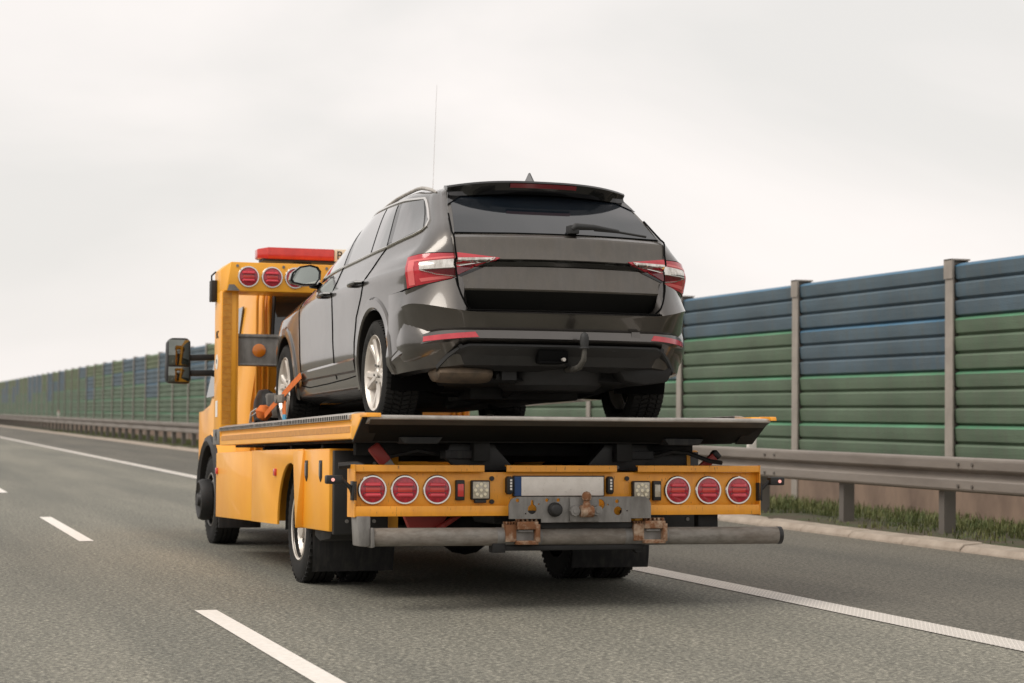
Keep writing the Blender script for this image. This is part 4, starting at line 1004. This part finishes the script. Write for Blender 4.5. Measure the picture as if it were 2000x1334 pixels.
# --- tailgate
TG = [  # z, y at centre, half width, extra curve at the edge
    (1.425, -.475, .560, .05), (1.37, -.555, .580, .05), (1.25, -.735, .615, .052), (1.118, -.928, .647, .055), (1.112, -.942, .649, .055), (1.096, -.974, .650, .055), (1.085, -.980, .650, .055),
    (1.02, -.990, .646, .052), (.962, -1.012, .645, .05), (.956, -1.010, .645, .05), (.952, -.978, .645, .05), (.924, -.970, .644, .05), (.918, -.986, .643, .05),
    (.85, -.998, .638, .048), (.785, -1.010, .630, .048), (.777, -1.006, .629, .048), (.72, -.955, .615, .048), (.675, -.915, .590, .05), (.664, -.906, .555, .05), (.660, -.90, .50, .05)]
rows = []
N = 22
for z, y, hw, dc in TG:
    rows.append([Vector((hw * (j / N * 2 - 1), y + dc * abs(j / N * 2 - 1) ** 2.2, z - .012 * (j / N * 2 - 1) ** 2 * (1 if .9 < z < 1.2 else 0))) for j in range(N + 1)])
b = MB(); b.grid(rows)
edge = [r[0] for r in rows] + rows[-1][1:-1] + [r[-1] for r in rows[::-1]]
b.grid([edge, [p + Vector((0, .05, 0)) for p in edge]])
tg_me = b.mesh('tailgate', 'paint_rear', sharp=18); tailgate = link(tg_me, 'tailgate', car)
bmx = bmesh.new(); bmx.from_mesh(tg_me); BVT = BVHTree.FromBMesh(bmx); bmx.free()

# --- projection helpers
def hit(bvhs, o, d):
    best = None
    for bv in bvhs:
        p, n, i, ds = bv.ray_cast(Vector(o), Vector(d))
        if p is not None and (best is None or ds < best[2]): best = (p, n if n.dot(Vector(d)) < 0 else -n, ds)
    return best
ALL = (BV, BVB, BVT)
def rear(x, z, bv=ALL): return hit(bv, (x, -3, z), (0, 1, 0))
def side(s): return lambda y, z, bv=(BV, BVB): hit(bv, (s * 3, y, z), (-s, 0, 0))
def corner(s):      # angle around a post inside the rear quarter: 0 = straight back, 90 = straight out
    def f(a, z, bv=(BV, BVB)):
        d = Vector((s * math.sin(R(a)), -math.cos(R(a)), 0)); c = Vector((s * .45, -.45, z)); return hit(bv, c + d * 2, -d)
    return f
def qpatch(name, proj, A, B, C, D, off, mt, parent, n=14, m_=6, rim=.012, bow=None, **kw):
    """A bottom start, B bottom end, C top end, D top start in the projector's own coordinates"""
    g = []
    for j in range(m_ + 1):
        v = j / m_; r = []
        for i in range(n + 1):
            u = i / n
            p0 = lerp(lerp(A[0], B[0], u), lerp(D[0], C[0], u), v); p1 = lerp(lerp(A[1], B[1], u), lerp(D[1], C[1], u), v)
            if bow: p1 += bow[0] * (1 - v) * 4 * u * (1 - u) + bow[1] * v * 4 * u * (1 - u)
            h = proj(p0, p1, **kw)
            r.append(h[0] + h[1] * off if h else (r[-1] if r else Vector((0, 0, 0))))
        g.append(r)
    b = MB(); b.grid(g); e = g[0] + [r[-1] for r in g[1:-1]] + g[-1][::-1] + [r[0] for r in g[-2:0:-1]]
    cen = sum(e, Vector()) / len(e); hn = proj(lerp(A[0], C[0], .5), lerp(A[1], C[1], .5), **kw); nn = hn[1] if hn else Vector((0, -1, 0))
    e2 = [p - nn * rim for p in e]; b.grid([e + [e[0]], e2 + [e2[0]]])
    return b.build(name, mt, parent, sharp=40)
def line(name, proj, pts, r, mt, parent, off=0., n=6, sub=4, caps=True, **kw):
    P = []
    for a, c in zip(pts, pts[1:]):
        for q in range(sub):
            t = q / sub; h = proj(lerp(a[0], c[0], t), lerp(a[1], c[1], t), **kw)
            if h: P.append(h[0] + h[1] * off)
    h = proj(*pts[-1], **kw)
    if h: P.append(h[0] + h[1] * off)
    b = MB(); b.tube(P, r, n); return b.build(name, mt, parent)
T_ = (BVT,)
# rear glass and its surround
gl = qpatch('rear_glass', rear, (-.632, 1.118), (.632, 1.118), (.552, 1.395), (-.552, 1.395), .004, 'rearglass', tailgate, n=24, m_=8, bow=(-.0, .012), bv=T_)
line('glass_seal', rear, [(-.636, 1.112), (-.3, 1.117), (0, 1.118), (.3, 1.117), (.636, 1.112)], .004, 'seam', gl, .003, bv=T_)
# spoiler with third brake lamp
b = MB(); sr = []
def spo_pt(u):
    e = abs(u); return .570 * u, -.034 * e ** 2.6, .12 * e ** 3
for k in range(25):
    u = k / 24 * 2 - 1; x, dz, dy = spo_pt(u)
    sr.append([Vector((x * .95, -.31, 1.484 + dz * .85)), Vector((x, -.48 + dy * .5, 1.487 + dz)), Vector((x, -.600 + dy, 1.478 + dz)), Vector((x, -.612 + dy, 1.466 + dz)), Vector((x * .995, -.595 + dy, 1.422 + dz * 1.2 + .032 * abs(u) ** 6)), Vector((x * .985, -.555 + dy * .4, 1.402 + dz * 1.2 + .02 * abs(u) ** 6)), Vector((x * .97, -.46, 1.412 + dz))])
b.grid(sr, flip=True); b.add(sr[0], [tuple(range(7))]); b.add(sr[-1], [tuple(range(7))])
spo = b.build('roof_spoiler', 'gloss', tailgate, sharp=30)  # body-coloured part made black; its backlit shade is put into the colour
b = MB(); gg = []
for k in range(13):
    u = (k / 12 * 2 - 1) * .37; x, dz, dy = spo_pt(u); gg.append([Vector((x, -.6135 + dy, 1.459 + dz)), Vector((x, -.6055 + dy, 1.434 + dz))])
b.grid(gg); b.v = [(p[0], p[1] - .006, p[2]) for p in b.v]; b.build('high_brake_lamp', 'lens_dark', spo)
for s in (-1, 1):      # black side blades beside the glass
    qpatch('side_blade', rear, (s * .596, 1.312), (s * .604, 1.300), (s * .572, 1.412), (s * .44, 1.405), .010, 'gloss', spo, bv=T_, n=8, m_=6)
b = MB(); b.prism([(-.17, 0), (.05, 0), (-.07, .068), (-.085, .070)], 0, -.004, .004); b.lathe([(0, .045), (.012, .03), (.016, 0)], (0, -.06, -.004), (0, 0, 1), 12); b.build('roof_antenna', 'gloss', car, loc=(.0, -.26, 1.497))
# wiper
b = MB(); b.tube([(.055, -.960, 1.150), (.08, -.962, 1.168), (.20, -.950, 1.168), (.36, -.940, 1.150)], [.018, .022, .018, .012], 8); b.box(.04, .10, -.972, -.90, 1.125, 1.175); wp = b.build('rear_wiper', 'matt', tailgate, bevel=.006)
b = MB(); b.tube([(.20, -.952, 1.152), (.36, -.945, 1.146), (.54, -.920, 1.128)], .007, 6); b.build('wiper_blade', 'black', wp)
# shadowed handle strip
line('tailgate_gap', rear, [(-.60, .653), (0, .653), (.60, .653)], .006, 'seam', tailgate, .002, bv=(BVB,))
for s in (-1, 1): line('tailgate_gap', rear, [(s * .648, .850), (s * .640, .80), (s * .622, .735), (s * .603, .690), (s * .575, .660)], .0055, 'seam', tailgate, .003)
qpatch('plate_recess_reflection', rear, (-.572, .676), (.572, .676), (.612, .774), (-.612, .774), .003, 'recess', tailgate, bv=T_, n=20, m_=6)  # body-coloured recess covered in black; its dark reflection is painted on
# tail lamps
for s in (-1, 1):
    m_ = lambda x: s * x
    # inner lamp on the tailgate
    lam = qpatch('inner_tail_lamp', rear, (m_(.50), .930), (m_(.640), .858), (m_(.642), .990), (m_(.395), .962), .007, 'lampred', tailgate, bv=T_, n=12)
    qpatch('lamp_reflector', rear, (m_(.475), .948), (m_(.640), .918), (m_(.640), .956), (m_(.425), .962), .0095, 'lampclear', lam, bv=T_)
    qpatch('lamp_lower', rear, (m_(.63), .862), (m_(.640), .862), (m_(.640), .914), (m_(.525), .922), .0095, 'lampdark', lam, bv=T_)
    line('lamp_chrome', rear, [(m_(.425), .960), (m_(.475), .945), (m_(.640), .916)], .0035, 'chrome', lam, .012, bv=T_)
    qpatch('handle_shadow_patch', rear, (0, .921), (m_(.50), .918), (m_(.44), .956), (0, .960), .003, 'gloss', tailgate, bv=T_, n=20, m_=10)  # shadow under the tailgate overhang, painted as a black patch
    qpatch('black_filler', rear, (m_(.40), .945), (m_(.632), .846), (m_(.640), .862), (m_(.385), .958), .004, 'gloss', tailgate, bv=T_)
    # outer lamp round the corner
    cr = corner(s)
    a0, a1 = 22.0, 60.0
    lam = qpatch('outer_tail_lamp', cr, (a0, .852), (a1, .798), (a1, .976), (a0, .992), .008, 'lampred', car, n=16, bow=(-.004, .006))
    qpatch('lamp_light_bar', cr, (51, .815), (57, .812), (57, .955), (51, .958), .0105, 'lampredlite', lam, n=6)
    qpatch('lamp_light_bar', cr, (a0, .965), (51, .945), (51, .957), (a0, .975), .0105, 'lampredlite', lam)
    qpatch('lamp_reflector', cr, (a0, .910), (46, .903), (47, .942), (a0, .958), .0110, 'lampclear', lam)
    qpatch('lamp_lower', cr, (a0 + .5, .866), (a0 + 2, .864), (45, .895), (a0 + .5, .905), .0110, 'lampdark', lam)
    qpatch('lamp_lower_edge', cr, (a0, .852), (46, .830), (47, .850), (a0 + 2, .864), .0095, 'lampredlite', lam)
    line('lamp_chrome', cr, [(a0, .908), (46, .901)], .0035, 'chrome', lam, .013)
    line('lamp_chrome', cr, [(46, .900), (35, .872), (a0 + 1, .860)], .003, 'chrome', lam, .013)
    line('lamp_gap', cr, [(a0, .850), (a1, .796), (a1, .978), (40, .995), (a0, .995)], .0035, 'seam', lam, .003)
    # tailgate side gap
    b = MB(); b.tube([(m_(hw + .004), y + dc - .004, z) for z, y, hw, dc in TG[2:]], .0055, 6); b.build('tailgate_gap', 'seam', tailgate)
    # reflectors in the bumper
    qpatch('bumper_reflector', corner(s), (8, .500), (43, .478), (43, .508), (10, .530), .006, 'lampred', bumper, n=16, m_=2, bv=(BVB,))
# dark handle recess face
# bumper: black diffuser with a raised rim, tow socket, sensors
def bump_pt(x, z, off):
    h = rear(x, z, (BVB,)); return h[0] + h[1] * off if h else Vector((x, -1.0, z))
dif = []
for k in range(29):
    u = k / 28 * 2 - 1; x = .735 * u; zt = .474 - .13 * max(0, (abs(u) - .80) / .20) ** 1.6
    p = bump_pt(x, zt, .012); yb = -1.0 + .12 * abs(u) ** 3
    dif.append([p + Vector((0, .0, .0)), Vector((x, p.y - .004, zt - .022)), Vector((x, p.y + .012, zt - .034)), Vector((x, p.y + .06, min(zt - .04, .40))), Vector((x * .99, p.y + .085, min(zt - .05, .345))), Vector((x * .97, p.y + .17, min(zt - .06, .315)))])
b = MB(); b.grid([d[:3] for d in dif], flip=True); difo = b.build('diffuser', 'matt', bumper, sharp=25)
b = MB(); b.grid([d[2:] for d in dif], flip=True); b.build('diffuser_recess', 'black', difo, sharp=25)
b = MB(); b.box(-.17, .01, -1.035, -.96, .36, .43); b.box(-.17, -.03, -1.06, -.98, .352, .366); b.build('tow_socket', 'seam', difo, bevel=.006)
b = MB(); b.cyl((-.03, -1.05, .378), (-.03, -1.075, .378), .011, 10); b.build('socket_pin', 'alu', difo)
for x in (-.62, -.3, .3, .62):
    p = bump_pt(x, .462, .018); b = MB(); b.cyl(p + Vector((0, .01, 0)), p + Vector((0, -.004, 0)), .013, 12); b.build('parking_sensor', 'black', difo)
b = MB(); b.box(.40, .455, -1.068, -1.03, .50, .548); b.v = [(x, bump_pt(x, .525, .002).y + (.0 if y < -1.05 else .02), z) for x, y, z in b.v]; b.build('tow_eye_cover', 'paint', bumper)
# tow ball
b = MB(); b.tube([(.05, -.90, .33), (.05, -1.02, .325), (.055, -1.10, .335), (.068, -1.135, .375), (.07, -1.14, .42), (.07, -1.14, .46)], [.018, .018, .018, .016, .014, .012], 12); tb_ = b.build('tow_bar', 'lip', car)
b = MB(); b.lathe([(-.04, .022), (-.01, .026), (.018, .026), (.038, .020), (.048, .008), (.05, 0)], (.07, -1.14, .485), (0, 0, 1), 18); b.lathe([(-.045, .0), (-.045, .028), (-.04, .028), (-.036, .022)], (.07, -1.14, .485), (0, 0, 1), 18); b.build('ball_cover', 'matt', tb_)
# --- side glass, doors
for s in (-1, 1):
    sd_ = side(s)
    panes = [('quarter_glass', (-.565, 1.166), (-.155, 1.114), (.022, 1.390), (-.275, 1.378)),
             ('rear_vent_glass', (-.070, 1.108), (.240, 1.100), (.370, 1.398), (.105, 1.390)),
             ('rear_door_glass', (.278, 1.099), (.87, 1.088), (.99, 1.400), (.408, 1.399)),
             ('front_door_glass', (1.005, 1.087), (1.95, 1.072), (1.42, 1.330), (1.11, 1.400))]
    line_pts = [(-.47, 1.136), (-.57, 1.156), (-.60, 1.178), (-.575, 1.215), (-.315, 1.368), (-.27, 1.388), (0, 1.406), (.45, 1.418), (.9, 1.416), (1.20, 1.398), (1.45, 1.325), (1.70, 1.22), (1.86, 1.145), (2.0, 1.066), (1.5, 1.072), (.9, 1.078), (.3, 1.090), (-.10, 1.100), (-.47, 1.136)]
    qpatch('window_surround', sd_, (-.57, 1.150), (.98, 1.080), (1.10, 1.408), (-.29, 1.386), .0015, 'gloss', car, n=24, m_=8)
    qpatch('window_surround', sd_, (.96, 1.080), (1.98, 1.068), (1.42, 1.345), (1.08, 1.408), .0015, 'gloss', car, n=14, m_=8)
    for nme, A, B_, C_, D_ in panes: qpatch(nme, sd_, A, B_, C_, D_, .005, 'carglass', car, n=14, m_=8)
    line('window_trim', sd_, line_pts, .009, 'chrome', car, .004, sub=6)
    line('door_gap', sd_, [(1.00, 1.070), (1.05, .90), (1.08, .60), (1.06, .42), (1.03, .335)], .0045, 'seam', car, .0005)
    line('door_gap', sd_, [(-.09, 1.100), (.03, 1.02), (.16, .93), (.26, .82), (.40, .70), (.47, .55), (.49, .42), (.46, .335), (.75, .325), (1.3, .315), (1.9, .31), (2.14, .33), (2.17, .55), (2.14, .85), (2.10, 1.02)], .0045, 'seam', car, .0005)
    line('bumper_gap', sd_, [(-.37, .780), (-.55, .786), (-.70, .797)], .0045, 'seam', car, .002)
    # lower door blister: step of the sill trim
    sill = []
    for k in range(15):
        y = .47 + k * 1.66 / 14; o_ = []
        for z, off in ((.452 - .02 * (k / 14), .001), (.436 - .02 * (k / 14), .014), (.372, .010), (.358, .001)):
            h = sd_(y, z); o_.append(h[0] + h[1] * off)
        sill.append(o_)
    b = MB(); b.grid(sill, flip=(s > 0)); b.build('door_crease_trim', 'paint', car, sharp=20)
    for y in (.33, 1.22):
        h = sd_(y, .905); p = h[0]; b = MB(); X = p.x
        b.tube([(X, y - .13, .908), (X + s * .034, y - .10, .909), (X + s * .042, y, .908), (X + s * .034, y + .09, .906), (X, y + .12, .904)], [.010, .015, .017, .015, .010], 8); b.build('door_handle', 'gloss', car)
    # arch lips
    for yc in (0, WB):
        rows = []
        for q in range(27):
            a = R(-14 + q * (199 if yc == 0 else 208) / 26); rr = []
            for rad, off in ((.382, -.03), (.381, .004), (.392, .013), (.440, .012), (.455, .001)):
                yy, zz = yc + rad * math.cos(a), WR + .012 + rad * math.sin(a); h = sd_(yy, max(zz, .26), bv=(BV, BVB) if yc == 0 else (BV,))
                pt = (h[0] + Vector((s * off, 0, 0))) if h else Vector((s * .9, yy, zz)); rr.append(Vector((pt.x, yy, zz)))
            rows.append(rr)
        b = MB(); b.grid(rows); b.build('wheel_arch_lip', 'paint', car, sharp=30)
        b = MB(); b.grid([[(s * .88, yc + .385 * math.cos(R(-20 + q * 220 / 20)), WR + .012 + .385 * math.sin(R(-20 + q * 220 / 20))), (s * .55, yc + .385 * math.cos(R(-20 + q * 220 / 20)), WR + .012 + .385 * math.sin(R(-20 + q * 220 / 20)))] for q in range(21)])
        b.build('arch_liner', 'seam', car)
    # roof rail
    b = MB(); P = []
    for k in range(15):
        y = -.36 + k * 1.60 / 14; h = hit((BV,), (s * .600, y, 3), (0, 0, -1)); P.append(h[0] + Vector((0, 0, .002 + .020 * math.sin(min(1, max(0, min(k, 14 - k) / 2.2)) * math.pi / 2))))
    b.tube(P, [.006] + [.012] * 13 + [.006], 8); b.build('roof_rail', 'alu', car)
    # mirror
    mo = []
    cx = s * .925
    prof = [(-.115, -.035), (-.10, -.06), (-.02, -.075), (.075, -.07), (.105, -.03), (.108, .03), (.085, .062), (.03, .075), (-.045, .06), (-.10, .015)]
    secs = []
    for y, sc in ((1.885, .90), (1.875, 1.0), (1.90, 1.03), (1.96, 1.0), (2.02, .84), (2.06, .5)):
        secs.append([Vector((cx + (-s * px if s > 0 else px) * sc, y, 1.105 + pz * sc)) for px, pz in prof])
    b = MB(); b.grid(secs, closed=True, flip=(s > 0)); b.add(secs[0], [tuple(range(10))]); b.add(secs[-1], [tuple(range(10))]); mr_ = b.build('door_mirror', 'gloss', car, sharp=40)
    b = MB(); g_ = [(cx + (-s * px if s > 0 else px) * .84, 1.883 , 1.105 + pz * .82) for px, pz in prof]; b.add(g_ + [(p[0], p[1] - .004, p[2]) for p in g_], [tuple(range(10)), tuple(range(10, 20))] + [(i, (i + 1) % 10, (i + 1) % 10 + 10, i + 10) for i in range(10)]); go = b.build('mirror_glass', 'mirror', mr_, sharp=20)
    b = MB(); b.tube([(s * .88, 1.93, 1.045), (s * .81, 1.95, 1.04)], .028, 8); b.build('mirror_foot', 'gloss', mr_)
# --- alloy wheels
def tyre_mesh():
    t = MB(); r = WR; w = .23; h = w / 2
    pr = [(h - .012, .236), (h, .262), (h - .002, .29), (h - .014, .315), (h - .03, r - .013), (-h + .03, r - .013), (-h + .014, .315), (-h + .002, .29), (-h, .262), (-h + .012, .236)]
    t.lathe(pr, (0, 0, 0), (1, 0, 0), 64); t.lathe([(h - .012, .236), (-h + .012, .236)], (0, 0, 0), (1, 0, 0), 48)
    n = 62
    for k in range(n):
        a = 2 * math.pi * k / n
        for x0, x1, sl, ww in ((-.100, -.058, .1, .021), (-.050, -.006, .35, .020), (.006, .050, -.35, .020), (.058, .100, -.1, .021)):
            if k % 2 and abs(x0) > .9: continue
            def P(x, da, rr):
                aa = a + da / r + sl * (x - (x0 if sl > 0 else x1)) / r * (1 if sl > 0 else 1)
                return Vector((x, rr * math.cos(aa), rr * math.sin(aa)))
            rr1 = [r - (.010 if abs(x) > .09 else 0) for x in (x0, x1)]
            vs = [P(x0, 0, r - .02), P(x1, 0, r - .02), P(x1, ww, r - .02), P(x0, ww, r - .02), P(x0, 0, rr1[0]), P(x1, 0, rr1[1]), P(x1, ww, rr1[1]), P(x0, ww, rr1[0])]
            t.add(vs, [(4, 5, 6, 7), (0, 1, 5, 4), (1, 2, 6, 5), (2, 3, 7, 6), (3, 0, 4, 7)])
    return t.mesh('tyre', 'rubber', sharp=40)
def rim_mesh():
    """outer side is -x"""
    t = MB(); o = -.098
    t.lathe([(o - .002, .238), (o - .008, .232), (o + .002, .222), (o + .02, .214), (.09, .205)], (0, 0, 0), (1, 0, 0), 56)
    t.lathe([(o + .012, 0), (o + .008, .025), (o + .016, .032), (o + .022, .07), (o + .05, .082)], (0, 0, 0), (1, 0, 0), 32)
    for k in range(5):
        a0 = 2 * math.pi * k / 5 + .3
        for d in (-1, 1):      # each of the five spokes is a splayed pair
            sec = []
            for rad, off, wd, x in ((.045, .10, .030, .016), (.10, .09, .024, .020), (.16, .135, .021, .012), (.226, .185, .026, .002)):
                aa = a0 + d * off * (1 if rad > .05 else .9)
                e = Vector((0, math.cos(aa), math.sin(aa))); tg = Vector((0, -math.sin(aa), math.cos(aa)))
                c = e * rad
                sec.append([c + tg * (-wd) + Vector((o + x + .012, 0, 0)), c + tg * (-wd * .55) + Vector((o + x, 0, 0)), c + tg * (wd * .55) + Vector((o + x, 0, 0)), c + tg * wd + Vector((o + x + .012, 0, 0)), c + tg * (wd * .8) + Vector((o + x + .05, 0, 0)), c - tg * (wd * .8) + Vector((o + x + .05, 0, 0))])
            t.grid(sec, closed=True)
    return t.mesh('wheel', 'alloy', sharp=28)
def brake_mesh():
    t = MB(); t.lathe([(-.03, .06), (-.03, .15), (-.018, .15), (-.018, .06)], (0, 0, 0), (1, 0, 0), 36); t.lathe([(.0, .21), (.0, 0)], (0, 0, 0), (1, 0, 0), 24); return t.mesh('brake_disc', 'under')
tm, rm, bmk = tyre_mesh(), rim_mesh(), brake_mesh()
hm = MB(); hm.cyl((-.092, 0, 0), (-.074, 0, 0), .008, 8)
hmm = hm.mesh('wheel_bolt', 'steel')
for y in (0, WB):
    for s in (-1, 1):
        wh = link(rm, 'wheel', car, (.808 if s > 0 else -.790, y, WR), (random.uniform(0, 6), 0, 0 if s < 0 else math.pi))
        link(tm, 'tyre', wh); link(bmk, 'brake_disc', wh); [link(hmm, 'wheel_bolt', wh, (0, .056 * math.cos(a), .056 * math.sin(a))) for a in [2 * math.pi * k / 5 + .3 for k in range(5)]]
# --- underside: floor, silencer, spare wheel well, axle
b = MB(); b.prism([(-.75, .30), (-.80, .26), (-.3, .24), (.3, .20), (3.2, .18), (3.4, .26), (3.4, .34), (-.75, .34)], 0, -.60, .60); b.build('floor_pan', 'under', car, bevel=.02)
b = MB()
rows = []
for k in range(11):
    u = k / 10 * 2 - 1; q = (1 - abs(u) ** 6) ** .5; x = -.56 + .20 * u
    rows.append([Vector((x, -.76 + .13 * q * math.cos(t), .300 + .056 * q * math.sin(t))) for t in [2 * math.pi * j / 20 for j in range(20)]])
b.grid(rows, closed=True); b.build('silencer', 'exhaust', car)
b = MB(); b.tube([(-.36, -.78, .29), (-.25, -.76, .28), (-.15, -.6, .25), (-.12, -.2, .20), (-.12, 1.0, .17)], .03, 10); b.box(-.33, -.24, -.83, -.70, .265, .33); b.build('exhaust_pipe', 'under', car, sharp=40)
b = MB(); b.lathe([(0, 0), (0, .27), (.03, .31), (.16, .33)], (.05, -.58, .21), (0, 0, 1), 32); b.build('spare_wheel_well', 'under', car)
b = MB(); b.prism([(.36, .36), (.42, .265), (.55, .245), (.70, .265), (.74, .36)], 1, -.88, -.52); b.build('underbody_trim', 'under', car, bevel=.02)
b = MB(); b.tube([(-.72, .02, .30), (-.45, .02, .235), (0, .0, .225), (.45, .02, .235), (.72, .02, .30)], .045, 8)
for s in (-1, 1): b.bar((s * .66, .02, .28), (s * .48, .55, .22), .08, .05); b.cyl((s * .56, -.1, .24), (s * .56, -.1, .42), .045, 10)
b.box(-.35, .35, -.25, .25, .17, .26)
b.build('rear_suspension', 'under', car, bevel=.008)
# ================================================================== loose things on the bed
LM = lambda p: TM @ Vector(p)
CM = lambda p: TM @ (Vector(p) + Vector((-.05, -1.21, DZ)))
def place(o, loc): o.location = TM @ Vector(loc); o.rotation_euler = (-TILT, 0, 0); return o
# orange wheel strap over the front left wheel
st = thing('wheel_strap', 'orange ratchet strap with blue label holding the car front left wheel', 'strap', TM @ Vector((-.95, 1.55, DZ)), (-TILT, 0, 0))
# frame origin is (-.95, 1.55, deck)
b = MB(); b.strip([(-.02, -.72, .40), (-.03, -.45, .34), (-.035, -.14, .275)], (0, .022, .022), (-.005, 0, 0)); b.build('upper_webbing', 'orange', st)
b = MB(); b.strip([(-.035, -.20, .235), (-.04, -.235, .15), (-.035, -.25, .005)], (0, .055, .0), (-.005, 0, 0)); b.build('lower_webbing', 'orange', st)
b = MB(); b.box(-.048, -.039, -.30, -.195, .06, .135); b.build('blue_label', 'cyan', st)
b = MB(); b.strip([(-.035, -.0, .25), (-.04, .30, .19), (-.045, .50, .14)], (0, .016, .02), (-.004, 0, 0)); b.build('front_webbing', 'orange', st)
b = MB(); b.box(-.06, -.02, -.22, .06, .225, .285); b.cyl((-.07, -.03, .255), (-.01, -.03, .255), .030, 10); b.build('ratchet_buckle', 'pipe', st, bevel=.006)
# orange ratchet bag and hook ahead
hk = thing('ratchet_hook', 'orange bundled strap with wire hook beside the winch', 'strap bundle', TM @ Vector((-.99, 2.12, DZ + .09)), (-TILT, 0, 0))
b = MB(); b.lathe([(-.06, .0), (-.05, .04), (0, .068), (.05, .045), (.065, 0)], (0, 0, .075), (.3, 0, 1), 14); b.build('webbing_bundle', 'orange', hk)
b = MB(); b.tube([(-.05, .02, .11), (-.09, .05, .08), (-.10, .06, .0), (-.07, .04, -.0)], .007, 6); b.tube([(-.02, .04, .10), (-.08, .09, .05), (-.08, .1, .0)], .006, 6); b.build('wire_hook', 'alu', hk)
# strap behind the rear right tyre
sr_ = thing('tie_down_strap', 'dark webbing strap running down to the bed beside the rear right tyre', 'strap', TM @ Vector((.22, -.4, DZ)), (-TILT, 0, 0))
b = MB(); b.strip([(-.02, .5, .17), (.10, .3, .11), (.20, .12, .05), (.27, 0, .005)], (.004, .018, .018), (.004, 0, .003)); b.build('webbing', 'flap', sr_)
b = MB(); b.box(.23, .29, -.02, .03, .0, .02); b.build('hook', 'cyan', sr_, bevel=.004)
# yellow wheel chocks behind the rear left tyre
for (x, y, w_, lab) in ((-.52, -1.33, .26, 'long yellow wheel chock on the bed beside the rear left tyre'), (-.12, -.9, .13, 'small yellow wheel chock on the bed under the car middle')):
    b = MB(); b.prism([(-.10, 0), (.10, 0), (.07, .03), (-.04, .062), (-.07, .062)], 0, -w_ / 2, w_ / 2)
    o = thing('wheel_chock', lab, 'wheel chock', TM @ Vector((x, y, DZ)), (-TILT, 0, 0), 'wheel chocks on the bed')
    b.build('wedge', 'wood', o, bevel=.005)
    b = MB(); b.box(-w_ / 2 + .02, w_ / 2 - .02, -.045, -.03, .061, .068); b.build('grip', 'matt', o)
